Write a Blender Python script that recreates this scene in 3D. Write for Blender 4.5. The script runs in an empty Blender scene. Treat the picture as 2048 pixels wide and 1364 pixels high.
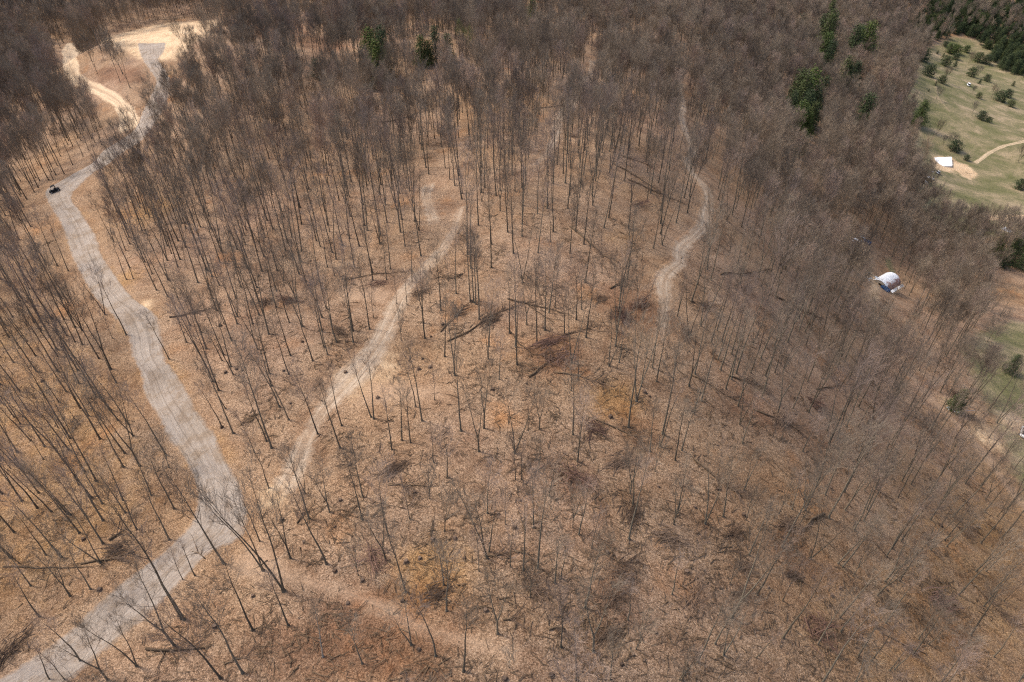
import bpy, math, random
import numpy as np
from mathutils import Vector, Matrix, Euler
R = math.radians
S = bpy.context.scene
col = S.collection

# ------------------------------------------------------------------ camera
CAMH = 75.0
PITCH = 41.0
F = 1365.0                      # focal length in pixels of the 2048 px frame
cam = bpy.data.cameras.new('camera'); camo = bpy.data.objects.new('camera', cam); col.objects.link(camo)
cam.sensor_width = 36.0; cam.lens = 36.0 * F / 2048.0
cam.clip_start = 1.0; cam.clip_end = 5000.0
camo.location = (0, 0, CAMH); camo.rotation_euler = (R(90 - PITCH), 0, 0)
S.camera = camo

# ------------------------------------------------------------------ light
SUN_EL, SUN_AZ = 50.0, 292.0    # azimuth measured clockwise from +Y
w = bpy.data.worlds.new('World'); S.world = w; w.use_nodes = True
nt = w.node_tree; bg = nt.nodes['Background']
sky = nt.nodes.new('ShaderNodeTexSky'); sky.sky_type = 'NISHITA'; sky.sun_disc = False
sky.sun_elevation = R(SUN_EL); sky.sun_rotation = R(SUN_AZ); sky.air_density = 1.0; sky.dust_density = 4.0; sky.ozone_density = 1.0
nt.links.new(sky.outputs[0], bg.inputs[0]); bg.inputs[1].default_value = 0.12
sun = bpy.data.lights.new('sun', 'SUN'); suno = bpy.data.objects.new('sun', sun); col.objects.link(suno)
sun.energy = 1.5; sun.angle = R(10); sun.color = (1.0, 0.93, 0.84)
sd = Vector((math.sin(R(SUN_AZ)) * math.cos(R(SUN_EL)), math.cos(R(SUN_AZ)) * math.cos(R(SUN_EL)), math.sin(R(SUN_EL))))
suno.rotation_euler = sd.to_track_quat('Z', 'Y').to_euler(); suno.location = (0, 0, 200)
S.view_settings.view_transform = 'Standard'; S.view_settings.look = 'None'
S.view_settings.gamma = 1.0; S.view_settings.exposure = 1.0
S.render.engine = 'CYCLES'
S.cycles.use_denoising = False; S.cycles.filter_width = 1.2
S.cycles.max_bounces = 4; S.cycles.diffuse_bounces = 2; S.cycles.glossy_bounces = 1

rnd = random.Random(7)
nrng = np.random.default_rng(7)

# ------------------------------------------------------------------ projection helpers
CP, SP = math.cos(R(PITCH)), math.sin(R(PITCH))
def ray(u, v):
    a = (u - 1024) / F; t = (682 - v) / F
    return Vector((a, CP + t * SP, -SP + t * CP))       # per unit of depth
def project(p):
    y = p[1]; z = p[2] - CAMH
    d = y * CP - z * SP
    if d < 1e-3: return (1e9, 1e9, d)
    return (1024 + F * p[0] / d, 682 - F * (y * SP + z * CP) / d, d)

# ------------------------------------------------------------------ terrain height: a thin plate spline through survey points
ctl = []
def cp(u, v, drop):
    r = ray(u, v); z = drop / -r.z
    ctl.append((r.x * z, r.y * z, CAMH - drop))
for a in [(1024,1364,72),(0,1364,77),(2048,1364,92),(500,1200,75),(1500,1200,78),
          (150,1000,79),(450,950,75),(1024,1000,71),(1500,1000,77),(1900,1000,104),
          (250,670,79),(0,700,85),(700,700,74),(1024,700,70),(1400,700,74),(1650,700,96),(1800,800,110),(2048,720,122),(2048,1000,113),
          (120,380,84),(0,400,93),(450,400,80),(800,400,75),(1150,400,70),(1400,400,80),(1600,400,108),(1770,560,126),(1900,560,140),
          (300,200,84),(100,200,100),(550,200,83),(800,200,85),(1150,200,82),(1370,200,94),(1550,200,128),(1700,200,150),
          (1885,325,172),(2048,300,176),(1936,168,188),(2048,440,165),(1870,100,194),(2048,60,198),
          (330,75,85),(200,88,87),(430,48,88),(550,60,94),(290,130,84),
          (800,30,104),(1024,0,112),(1300,0,128),(1500,20,142),(1750,20,178),(0,0,128),(0,80,118),(250,8,124)]:
    cp(*a)
for x, y, drop in [(-140,345,116),(-70,350,112),(-215,335,118),(0,-120,75),(-200,-50,85),(200,-50,110),(-320,100,98),(-420,300,122),
                   (320,100,130),(480,300,182),(560,600,200),(-560,600,118),(0,800,118),(0,1300,70),(-900,1200,80),(900,1200,120),(-900,0,110),(950,0,170),(900,600,160)]:
    ctl.append((x, y, CAMH - drop))
ctl = np.array(ctl)
def _phi(r2): return 0.5 * r2 * np.log(r2 + 1e-9)
def _fit():
    P = ctl[:, :2] / 100.0; n = len(P)
    K = _phi(((P[:, None] - P[None]) ** 2).sum(-1)) + np.eye(n) * 0.02
    A = np.zeros((n + 3, n + 3)); A[:n, :n] = K; A[:n, n] = 1; A[:n, n + 1:] = P; A[n, :n] = 1; A[n + 1:, :n] = P.T
    b = np.zeros(n + 3); b[:n] = ctl[:, 2]
    return P, np.linalg.solve(A, b)
_P, _W = _fit()
def heights(x, y):
    x = np.asarray(x, float); y = np.asarray(y, float); sh = x.shape
    q = np.stack([x.ravel(), y.ravel()], 1) / 100.0; n = len(_P)
    out = np.empty(len(q))
    for s in range(0, len(q), 20000):
        c = q[s:s + 20000]
        out[s:s + 20000] = _phi(((c[:, None] - _P[None]) ** 2).sum(-1)) @ _W[:n] + _W[n] + c @ _W[n + 1:]
    X = x.ravel(); Y = y.ravel()
    out += 1.1 * np.sin(X * .043 + 1.3 * np.sin(Y * .021)) * np.sin(Y * .037 + 1.1 + np.sin(X * .019))
    out += 0.45 * np.sin(X * .11 + .7 + 1.5 * np.sin(Y * .05)) * np.sin(Y * .093 + .3)
    out += 0.12 * np.sin(X * .31 + 2 * np.sin(Y * .13)) * np.sin(Y * .27 + 1.9)
    sm = lambda a, lo, hi: np.clip((a - lo) / (hi - lo), 0, 1) ** 2 * (3 - 2 * np.clip((a - lo) / (hi - lo), 0, 1))
    wdw = np.maximum(sm(Y, 165, 230) * sm(X, -75, -35) * (1 - sm(X, 150, 200)), sm(Y, 345, 420)) * (1 - sm(X, 170, 215) * (1 - sm(Y, 600, 700)))
    out += 5.5 * wdw * np.sin(X * .024 + 1.2 * np.sin(Y * .011)) * np.sin(Y * .036 + .9 * np.sin(X * .013) + .4)
    return out.reshape(sh)
def hgt(x, y): return float(heights(np.array([x]), np.array([y]))[0])
# grid of the terrain sheet
def axis(lo, hi, d0, d1, s0, s1, grow):
    v = [d0]; 
    while v[-1] < d1: v.append(v[-1] + s0)
    s = s0
    while v[-1] < hi: s = min(s * grow, s1); v.append(v[-1] + s)
    a = [d0]; s = s0
    while a[-1] > lo: s = min(s * grow, s1); a.append(a[-1] - s)
    return np.array(a[:0:-1] + v)
GX = axis(-1100, 1200, -150, 170, 1.6, 16, 1.03)
GY = axis(-150, 1500, 20, 300, 1.6, 16, 1.03)
MX, MY = np.meshgrid(GX, GY)
MZ = heights(MX, MY)
def gh(x, y):
    """height of the terrain mesh itself (bilinear)"""
    i = np.clip(np.searchsorted(GX, x) - 1, 0, len(GX) - 2); j = np.clip(np.searchsorted(GY, y) - 1, 0, len(GY) - 2)
    fx = (x - GX[i]) / (GX[i + 1] - GX[i]); fy = (y - GY[j]) / (GY[j + 1] - GY[j])
    return (MZ[j, i] * (1 - fx) + MZ[j, i + 1] * fx) * (1 - fy) + (MZ[j + 1, i] * (1 - fx) + MZ[j + 1, i + 1] * fx) * fy
def at(u, v):
    """the point of the terrain under a pixel of the 2048 px photograph"""
    r = ray(u, v); z = 40.0; step = 1.5
    while z < 1500:
        x, y, h = r.x * z, r.y * z, CAMH + r.z * z
        if h < gh(x, y): break
        z += step
    lo, hi = z - step, z
    for _ in range(12):
        m = (lo + hi) / 2
        if CAMH + r.z * m < gh(r.x * m, r.y * m): hi = m
        else: lo = m
    x, y = r.x * hi, r.y * hi
    return Vector((x, y, float(gh(x, y))))

# ------------------------------------------------------------------ object helpers
def tag(o, label=None, cat=None, group=None, kind=None):
    if label: o['label'] = label
    if cat: o['category'] = cat
    if group: o['group'] = group
    if kind: o['kind'] = kind
    return o
def empty(name, loc=(0, 0, 0), rz=0.0):
    o = bpy.data.objects.new(name, None); col.objects.link(o)
    o.location = loc; o.rotation_euler = (0, 0, rz); o.empty_display_size = .3
    return o
class MB:
    def __init__(s): s.v = []; s.f = []; s.m = []; s.mi = 0
    def add(s, vs, fs):
        n = len(s.v); s.v.extend(vs)
        for f in fs: s.f.append(tuple(i + n for i in f)); s.m.append(s.mi)
    def box(s, c, d, rz=0.0, top=1.0):
        x, y, z = d[0] / 2, d[1] / 2, d[2] / 2; ca, sa = math.cos(rz), math.sin(rz)
        vs = []
        for zz, k in ((-z, 1.0), (z, top)):
            for xx, yy in ((-x, -y), (x, -y), (x, y), (-x, y)):
                xx *= k; yy *= k
                vs.append((c[0] + xx * ca - yy * sa, c[1] + xx * sa + yy * ca, c[2] + zz))
        s.add(vs, [(0, 3, 2, 1), (4, 5, 6, 7), (0, 1, 5, 4), (1, 2, 6, 5), (2, 3, 7, 6), (3, 0, 4, 7)])
    def tube(s, pts, rads, n=6, cap=True):
        pts = [Vector(p) for p in pts]; L = len(pts); rings = []
        for i, p in enumerate(pts):
            d = (pts[min(i + 1, L - 1)] - pts[max(i - 1, 0)])
            if d.length < 1e-6: d = Vector((0, 0, 1))
            d.normalize()
            a = d.cross(Vector((0, 0, 1)) if abs(d.z) < .9 else Vector((1, 0, 0))).normalized(); b = d.cross(a)
            if i == L - 1 and rads[i] < 1e-4: rings.append([p]); continue
            rings.append([p + (a * math.cos(2 * math.pi * k / n) + b * math.sin(2 * math.pi * k / n)) * rads[i] for k in range(n)])
        vs = []; fs = []; off = []
        for r_ in rings: off.append(len(vs)); vs.extend(tuple(q) for q in r_)
        for i in range(L - 1):
            A, B = off[i], off[i + 1]
            if len(rings[i + 1]) == 1:
                for k in range(n): fs.append((A + k, B, A + (k + 1) % n))
            else:
                for k in range(n): fs.append((A + k, B + k, B + (k + 1) % n, A + (k + 1) % n))
        if cap:
            fs.append(tuple(off[0] + k for k in range(n)))
            if len(rings[-1]) > 1: fs.append(tuple(off[-1] + k for k in range(n - 1, -1, -1)))
        s.add(vs, fs)
    def mesh(s, name, mats, smooth=False):
        me = bpy.data.meshes.new(name); me.from_pydata([tuple(p) for p in s.v], [], s.f)
        for m in (mats if isinstance(mats, (list, tuple)) else [mats]): me.materials.append(m)
        if any(s.m): me.polygons.foreach_set('material_index', s.m)
        if smooth: me.polygons.foreach_set('use_smooth', [True] * len(s.f))
        me.update(); return me
    def build(s, name, mats, parent=None, smooth=False):
        o = bpy.data.objects.new(name, s.mesh(name, mats, smooth)); col.objects.link(o)
        if parent: o.parent = parent
        return o
def link(name, me, parent=None):
    o = bpy.data.objects.new(name, me); col.objects.link(o)
    if parent: o.parent = parent
    return o

# ------------------------------------------------------------------ materials
class NG:
    def __init__(s, name):
        s.m = bpy.data.materials.new(name); s.m.use_nodes = True; s.t = s.m.node_tree
        s.b = s.t.nodes['Principled BSDF']; s.b.inputs['Roughness'].default_value = .9
        s.b.inputs['Specular IOR Level'].default_value = .15
    def n(s, t, **k):
        o = s.t.nodes.new(t)
        for a, b in k.items(): setattr(o, a, b)
        return o
    def l(s, a, b): s.t.links.new(a, b)
    def noise(s, co, scale, detail=3, rough=.6, dist=0.0):
        o = s.n('ShaderNodeTexNoise'); o.inputs['Scale'].default_value = scale; o.inputs['Detail'].default_value = detail
        o.inputs['Roughness'].default_value = rough; o.inputs['Distortion'].default_value = dist
        s.l(co, o.inputs['Vector']); return o.outputs['Fac']
    def ramp(s, fac, stops, interp='LINEAR'):
        o = s.n('ShaderNodeValToRGB'); e = o.color_ramp.elements; o.color_ramp.interpolation = interp
        while len(e) < len(stops): e.new(.5)
        for i, (p, c) in enumerate(stops):
            e[i].position = p; e[i].color = (c[0], c[1], c[2], 1) if isinstance(c, (tuple, list)) else (c, c, c, 1)
        s.l(fac, o.inputs[0]); return o.outputs[0]
    def mix(s, fac, a, b, mode='MIX'):
        o = s.n('ShaderNodeMix', data_type='RGBA', blend_type=mode)
        for val, i in ((fac, 0), (a, 6), (b, 7)):
            if isinstance(val, (int, float)): o.inputs[i].default_value = val
            elif isinstance(val, tuple): o.inputs[i].default_value = (*val, 1)
            else: s.l(val, o.inputs[i])
        return o.outputs[2]
    def math(s, op, a, b=0.0, clamp=False):
        o = s.n('ShaderNodeMath', operation=op, use_clamp=clamp)
        for val, i in ((a, 0), (b, 1)):
            if isinstance(val, (int, float)): o.inputs[i].default_value = val
            else: s.l(val, o.inputs[i])
        return o.outputs[0]
    def attr(s, name, out='Fac'):
        o = s.n('ShaderNodeAttribute'); o.attribute_name = name; return o.outputs[out]
    def pos(s): return s.n('ShaderNodeNewGeometry').outputs['Position']
    def bump(s, h, strength, dist=.1):
        o = s.n('ShaderNodeBump'); o.inputs['Strength'].default_value = strength; o.inputs['Distance'].default_value = dist
        s.l(h, o.inputs['Height']); s.l(o.outputs[0], s.b.inputs['Normal'])
    def out(s, c): s.l(c, s.b.inputs['Base Color']); return s.m

def litter(g, p):
    """leaf litter: flecks of pale, tan and dark leaves over patches of different hue"""
    big = g.noise(p, .028, 3, .55); mid = g.noise(p, .16, 4, .65, .6); fine = g.noise(p, 5.5, 6, .85)
    vo = g.n('ShaderNodeTexVoronoi'); vo.inputs['Scale'].default_value = 8.5; g.l(p, vo.inputs['Vector'])
    sep = g.n('ShaderNodeSeparateColor'); g.l(vo.outputs['Color'], sep.inputs[0])
    fl = g.math('ADD', g.math('MULTIPLY', fine, .8), g.math('MULTIPLY', sep.outputs[0], .2))
    base = g.ramp(fl, [(.28, (.052, .036, .024)), (.39, (.152, .102, .067)), (.49, (.270, .188, .126)), (.60, (.43, .315, .222)), (.76, (.65, .51, .385))])
    hue = g.ramp(mid, [(.30, (.66, .58, .53)), (.43, (.92, .86, .82)), (.56, (1.0, .98, .97)), (.70, (1.12, 1.10, 1.09))])
    c = g.mix(1.0, base, hue, 'MULTIPLY')
    hue2 = g.ramp(big, [(.34, (1.0, .90, .75)), (.50, (1.01, .955, .88)), (.66, (1.06, .985, .945))])
    c = g.mix(1.0, c, hue2, 'MULTIPLY')
    org = g.ramp(g.noise(p, .075, 4, .6), [(.60, 0.0), (.74, .75)])
    c = g.mix(org, c, g.mix(1.0, c, (1.18, .88, .58), 'MULTIPLY'))
    # crescents of bare dark duff where the leaves have slipped downhill
    w1 = g.noise(p, .75, 6, .8, 1.5); dk = g.ramp(w1, [(.33, .85), (.42, 0.0)])
    c = g.mix(dk, c, g.mix(1.0, c, (.48, .42, .38), 'MULTIPLY'))
    return c, fl

def sand(g, p):
    f = g.math('ADD', g.math('MULTIPLY', g.noise(p, 1.2, 5, .7), .6), g.math('MULTIPLY', g.noise(p, .15, 3, .6), .4))
    return g.ramp(f, [(.3, (.33, .21, .115)), (.5, (.56, .39, .235)), (.7, (.74, .57, .37))])

def grass_col(g, p):
    f = g.noise(p, .05, 6, .72, .4); h = g.noise(p, 1.1, 6, .85)
    c = g.ramp(f, [(.34, (.115, .112, .043)), (.45, (.155, .141, .066)), (.54, (.220, .180, .098)), (.64, (.33, .252, .155))])
    k = g.ramp(h, [(.25, .55), (.5, 1.0), (.75, 1.35)])
    return g.mix(1.0, c, k, 'MULTIPLY')

g = NG('leaf_litter_ground'); p = g.pos()
lc, fl = litter(g, p)
def zoned(g, p, lc):
    edge = g.math('MULTIPLY', g.math('SUBTRACT', g.noise(p, .42, 5, .7), .5), 1.0)
    def fz(name, lo=.35, hi=.75):
        return g.ramp(g.math('ADD', g.attr(name), edge), [(lo, 0.0), (hi, 1.0)])
    c = g.mix(g.math('MULTIPLY', fz('brush'), .8), lc, g.mix(1.0, lc, (.68, .56, .50), 'MULTIPLY'))
    c = g.mix(fz('dry'), c, g.mix(1.0, c, (1.08, .985, .76), 'MULTIPLY'))
    c = g.mix(fz('grass'), c, grass_col(g, p))
    return g.mix(fz('sand'), c, sand(g, p))
c = zoned(g, p, lc)
g.bump(fl, .9, .12); M_ground = g.out(c)

def path_mat(name, kind):
    g = NG(name); p = g.pos(); lc, fl = litter(g, p); lc = zoned(g, p, lc)
    e = g.attr('edge'); ac = g.attr('across'); al = g.attr('along')
    cx = g.n('ShaderNodeCombineXYZ'); g.l(g.math('MULTIPLY', al, .05), cx.inputs[0]); g.l(g.math('MULTIPLY', ac, 2.0), cx.inputs[1])
    streak = g.noise(cx.outputs[0], 1.5, 4, .7, .9)
    wob = g.math('ADD', ac, g.math('MULTIPLY', g.math('SUBTRACT', g.noise(cx.outputs[0], .35, 2, .5), .5), 2.4)); ab = g.math('ABSOLUTE', wob)
    fine = g.noise(p, 2.2, 6, .8)
    f = g.math('ADD', g.math('MULTIPLY', streak, .62), g.math('MULTIPLY', fine, .38))
    if kind == 'gravel':
        c = g.ramp(f, [(.32, (.215, .172, .136)), (.45, (.300, .250, .208)), (.54, (.350, .300, .254)), (.70, (.43, .375, .325))])
        patch = g.ramp(g.noise(p, .12, 4, .6), [(.35, (.88, .84, .79)), (.6, (1.04, 1.02, 1.0))])
        c = g.mix(1.0, c, patch, 'MULTIPLY')
        rut = g.ramp(ab, [(.50, 1.0), (.62, .80), (.78, .80), (.92, 1.0)]); c = g.mix(1.0, c, rut, 'MULTIPLY')
        wd2 = g.ramp(g.noise(p, .35, 5, .7), [(.38, (.80, .74, .67)), (.52, (1, 1, 1))]); c = g.mix(1.0, c, wd2, 'MULTIPLY')
        lf = g.ramp(g.noise(p, .9, 6, .85), [(.64, 0.0), (.70, .7)]); c = g.mix(lf, c, lc)
        lo, hi, amp = .12, .50, 1.1
    elif kind == 'sand':
        c = g.ramp(f, [(.3, (.36, .24, .14)), (.5, (.58, .43, .28)), (.7, (.72, .57, .40))])
        lo, hi, amp = .15, .6, .9
    elif kind == 'dirt':
        c = g.ramp(f, [(.30, (.17, .115, .075)), (.43, (.33, .243, .168)), (.54, (.47, .365, .265)), (.72, (.64, .52, .395))])
        lo, hi, amp = .32, .95, 1.6
    else:
        c = g.mix(1.0, lc, (1.10, 1.03, .96), 'MULTIPLY')
        c = g.mix(.45, c, g.ramp(f, [(.3, (.28, .19, .125)), (.6, (.50, .37, .26))]))
        lo, hi, amp = .3, 1.1, 1.2
    n = g.math('MULTIPLY', g.math('SUBTRACT', g.noise(p, .55, 5, .7), .5), amp)
    k = g.ramp(g.math('ADD', e, n), [(lo, 0.0), (hi, 1.0 if kind == 'gravel' else .9)])
    if kind in ('dirt', 'sand'): k = g.math('MULTIPLY', k, g.ramp(ab, [(.12, .55), (.4, 1.0)]))
    g.bump(g.math('ADD', streak, g.math('MULTIPLY', fl, .7)), .7, .12)
    return g.out(g.mix(k, lc, c))
M_gravel = path_mat('pale_gravel', 'gravel'); M_sand = path_mat('sandy_track', 'sand')
M_dirt = path_mat('skid_trail_dirt', 'dirt'); M_faint = path_mat('worn_litter', 'faint')

def bark(name, a, b, rough=3.0, stand=False):
    g = NG(name); tc = g.n('ShaderNodeTexCoord').outputs['Object']; oi = g.n('ShaderNodeObjectInfo').outputs['Random']
    f = g.noise(tc, rough, 4, .7)
    c = g.ramp(f, [(.3, a), (.7, b)])
    v = g.ramp(oi, [(0.0, (.55, .54, .54)), (.3, (.85, .80, .74)), (.65, (1.0, 1.0, .98)), (1.0, (1.18, 1.12, 1.04))])
    c = g.mix(1.0, c, v, 'MULTIPLY')
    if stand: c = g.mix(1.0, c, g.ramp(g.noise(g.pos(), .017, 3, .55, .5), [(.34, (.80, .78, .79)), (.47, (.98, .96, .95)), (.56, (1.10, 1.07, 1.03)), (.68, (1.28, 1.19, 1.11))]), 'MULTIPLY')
    return g.out(c)
M_bark = bark('grey_bark', (.098, .084, .063), (.250, .218, .168))
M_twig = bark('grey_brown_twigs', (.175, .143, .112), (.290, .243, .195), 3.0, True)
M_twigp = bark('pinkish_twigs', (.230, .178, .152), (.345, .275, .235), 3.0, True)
M_pale = bark('pale_bark', (.30, .27, .23), (.52, .49, .44))
M_log = bark('weathered_log', (.070, .048, .031), (.185, .132, .088), 5.0)
M_brush = bark('dead_brush', (.085, .058, .042), (.205, .145, .108), 5.0)
M_redb = bark('reddish_brush', (.110, .064, .048), (.230, .145, .115), 5.0)
def leafmat(name, a, b):
    g = NG(name); tc = g.n('ShaderNodeTexCoord').outputs['Object']; oi = g.n('ShaderNodeObjectInfo').outputs['Random']
    f = g.noise(tc, 1.1, 4, .7); c = g.ramp(f, [(.32, a), (.68, b)])
    v = g.ramp(oi, [(0.0, (.75, .80, .85)), (.5, (1, 1, 1)), (1.0, (1.3, 1.18, .95))])
    g.b.inputs['Roughness'].default_value = .75
    return g.out(g.mix(1.0, c, v, 'MULTIPLY'))
M_pine = leafmat('evergreen_needles', (.028, .042, .018), (.078, .100, .042))
M_ever2 = leafmat('bright_evergreen_needles', (.040, .065, .018), (.095, .125, .035))
M_bush = leafmat('bare_bush_twigs', (.090, .078, .060), (.165, .140, .110))
def plain(name, c, rough=.6, metal=0.0, var=.12, scale=2.0):
    g = NG(name); tc = g.n('ShaderNodeTexCoord').outputs['Object']; f = g.noise(tc, scale, 4, .7)
    lo = tuple(x * (1 - var) for x in c); hi = tuple(min(1, x * (1 + var)) for x in c)
    g.b.inputs['Roughness'].default_value = rough; g.b.inputs['Metallic'].default_value = metal
    return g.out(g.ramp(f, [(.3, lo), (.7, hi)]))

# ------------------------------------------------------------------ paths: centre lines and edges picked on the ground
def strip(pairs, n=None, step=1.2):
    """pairs of left/right ground points -> smooth resampled edges"""
    L = np.array([[*at(*a)][:2] for a, b in pairs]); Rr = np.array([[*at(*b)][:2] for a, b in pairs])
    mid = (L + Rr) / 2; s = np.concatenate([[0], np.cumsum(np.linalg.norm(np.diff(mid, axis=0), axis=1))])
    t = np.arange(0, s[-1], step)
    def cr(A):
        o = np.empty((len(t), 2)); m = len(s)
        for k, tt in enumerate(t):
            i = min(max(np.searchsorted(s, tt) - 1, 0), m - 2); f = (tt - s[i]) / (s[i + 1] - s[i] + 1e-9)
            p0, p1, p2, p3 = A[max(i - 1, 0)], A[i], A[i + 1], A[min(i + 2, m - 1)]
            h = s[i + 1] - s[i]; m1 = (p2 - p0) / max(s[i + 1] - s[max(i - 1, 0)], 1e-6) * h; m2 = (p3 - p1) / max(s[min(i + 2, m - 1)] - s[i], 1e-6) * h
            o[k] = (2 * f ** 3 - 3 * f ** 2 + 1) * p1 + (f ** 3 - 2 * f ** 2 + f) * m1 + (-2 * f ** 3 + 3 * f ** 2) * p2 + (f ** 3 - f ** 2) * m2
        return o
    return cr(L), cr(Rr), t
PATHO = []; Zs = {}
def zone_path(o, vs):
    for k, val in Zs.items():
        a_ = o.data.attributes.get(k) or o.data.attributes.new(k, 'FLOAT', 'POINT'); a_.data.foreach_set('value', bil(val, vs[:, 0], vs[:, 1]).astype(np.float32))
def bil(A, x, y):
    i = np.clip(np.searchsorted(GX, x) - 1, 0, len(GX) - 2); j = np.clip(np.searchsorted(GY, y) - 1, 0, len(GY) - 2)
    fx = (x - GX[i]) / (GX[i + 1] - GX[i]); fy = (y - GY[j]) / (GY[j + 1] - GY[j])
    return (A[j, i] * (1 - fx) + A[j, i + 1] * fx) * (1 - fy) + (A[j + 1, i] * (1 - fx) + A[j + 1, i + 1] * fx) * fy
ALLPATH = []     # (centre points, half widths) for keeping trees off
def path_object(name, L, Rr, t, mat, lift, pad=1.0, keep=1.0, margin=.35, cross=11):
    wd = np.linalg.norm(Rr - L, axis=1); dirn = (Rr - L) / wd[:, None]
    L2 = L - dirn * pad; R2 = Rr + dirn * pad; W = wd + 2 * pad
    fs = []; n = len(t); a = np.linspace(0, 1, cross)
    P = L2[:, None] * (1 - a)[None, :, None] + R2[:, None] * a[None, :, None]
    Z = gh(P[..., 0], P[..., 1]) + lift
    Z[:, 0] -= lift + .06; Z[:, -1] -= lift + .06; Z[0] -= lift + .06; Z[-1] -= lift + .06
    vs = np.concatenate([P, Z[..., None]], -1).reshape(-1, 3)
    for i in range(n - 1):
        for k in range(cross - 1):
            q = i * cross + k; fs.append((q, q + 1, q + cross + 1, q + cross))
    me = bpy.data.meshes.new(name); me.from_pydata([tuple(v) for v in vs], [], fs); me.materials.append(mat)
    dist = np.minimum(a[None] * W[:, None], (1 - a)[None] * W[:, None]) / (2 * pad)
    dist = np.clip(dist, 0, 1)
    fade = np.clip(np.minimum(t - t[0], t[-1] - t) / 4.0, 0, 1); dist = np.minimum(dist, fade[:, None])
    for nm, val in (('edge', dist), ('across', (a[None] - .5) * W[:, None]), ('along', np.repeat(t[:, None], cross, 1))):
        at_ = me.attributes.new(nm, 'FLOAT', 'POINT'); at_.data.foreach_set('value', np.ascontiguousarray(val, dtype=np.float32).ravel())
    me.polygons.foreach_set('use_smooth', [True] * len(fs)); me.update()
    o = link(name, me); o['kind'] = 'structure'
    ALLPATH.append(((L + Rr) / 2, wd / 2 + margin)); PATHO.append((o, vs)); zone_path(o, vs); return o
def trail(name, pts, width, mat, lift, pad=.9, margin=.2):
    """pts: list of (u, v[, width])"""
    G = np.array([[*at(q[0], q[1])][:2] for q in pts]); wv = np.array([q[2] if len(q) > 2 else width for q in pts])
    s = np.concatenate([[0], np.cumsum(np.linalg.norm(np.diff(G, axis=0), axis=1))]); t = np.arange(0, s[-1], 1.0)
    C = np.stack([np.interp(t, s, G[:, 0]), np.interp(t, s, G[:, 1])], 1)
    k = 9; ker = np.hanning(k + 2)[1:-1]; ker /= ker.sum()
    Cp = np.pad(C, ((k // 2, k // 2), (0, 0)), 'edge'); C = np.stack([np.convolve(Cp[:, i], ker, 'valid') for i in (0, 1)], 1)
    T = np.gradient(C, axis=0); T /= np.linalg.norm(T, axis=1)[:, None] + 1e-9; N = np.stack([T[:, 1], -T[:, 0]], 1)
    wd = np.interp(t, s, wv) * (1 + .12 * np.sin(t * .35) + .1 * np.sin(t * .13 + 2))
    return path_object(name, C - N * wd[:, None] / 2, C + N * wd[:, None] / 2, t, mat, lift, pad, margin=margin)
road = strip([((-60,1405),(20,1440)),((68,1322),(133,1356)),((137,1274),(212,1291)),((190,1222),(262,1252)),((267,1154),(345,1175)),((342,1100),(410,1106)),
 ((386,1052),(474,1074)),((400,1011),(487,1026)),((398,966),(474,975)),((369,908),(437,906)),((342,872),(414,858)),((318,824),(383,817)),((297,793),(372,790)),
 ((288,750),(349,752)),((270,712),(321,711)),((262,674),(318,672)),((232,633),(304,629)),((191,592),(262,596)),((161,540),(219,540)),((147,509),(198,506)),
 ((137,479),(188,475)),((126,448),(171,446)),((112,425),(158,425)),((97,400),(142,403)),((95,380),(143,384)),((118,366),(160,368)),((147,349),(180,349)),
 ((185,328),(212,330)),((210,301),(243,306)),((239,284),(273,287)),((262,268),(294,267)),((280,246),(308,246)),((290,219),(328,214)),((304,191),(335,188)),
 ((316,164),(337,161)),((305,144),(327,140)),((290,123),(316,120)),((281,103),(326,101)),((277,85),(330,84))])
path_object('gravel_road', *road, M_gravel, .11, 1.0, margin=1.0, cross=15)
trail('sandy_track', [(160,84,9),(146,96,10),(140,112,7),(142,135,5),(152,158,4),(178,172,3.5),(208,186,3.5),(235,202,4),(252,222,4.5),(259,245,5),(258,266,4)], 4, M_sand, .07)
trail('skid_trail', [(548,1010,3),(575,968,3),(596,925,3.2),(612,880,3.2),(640,828,2.6),(672,790,3.8),(705,755,5.6),(735,720,5.6),(762,680,4),(780,640,2.8),(794,606,3),(820,568,2.4),(850,538,2.2),(880,508,2.2),(900,478,1.8),(915,440,1.5),(925,405,1.2)], 3, M_dirt, .08)
trail('side_trail', [(800,606,2.5),(770,592,3),(730,588,3.2),(690,592,3),(655,602,2.5)], 3, M_faint, .05)
trail('log_landing_trail', [(700,782,4),(760,786,4.5),(820,783,4),(880,786,3),(935,798,2)], 3, M_faint, .04, 1.4)
trail('ridge_trail', [(1186,118,2.4),(1172,160,2.6),(1158,185,3),(1142,206,4.4),(1128,225,4),(1115,245,2.6),(1110,275,2.2),(1098,305,1.8),(1060,340,1.5)], 3, M_dirt, .06)
trail('winding_trail', [(1352,120,2),(1360,150,2.2),(1358,178,2.6),(1366,205,2.6),(1362,240,2.4),(1372,268,2.4),(1388,296,2.4),(1374,328,2.4),(1386,350,2.2),(1408,370,2.2),(1420,398,2.4),(1408,436,2.6),(1410,452,2.6),(1384,476,2.6),(1356,500,2.8),(1366,526,2.8),(1336,542,2.8),(1322,572,2.6),(1332,600,2.2),(1326,640,1.9),(1316,700,1.5)], 3, M_dirt, .07)
trail('valley_track', [(1735,650,2),(1790,712,2.2),(1850,786,2.4),(1918,850,2.8),(1975,915,2.8),(2030,990,2.8),(2100,1080,2.8)], 2.8, M_faint, .06)
trail('lower_trail', [(470,1085,4.5),(500,1120,4),(560,1150,2),(640,1172,1.4),(715,1192,1.4),(790,1228,1.6),(870,1268,1.6),(960,1290,1.4),(1080,1316,1)], 3, M_faint, .05, .9)
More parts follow.
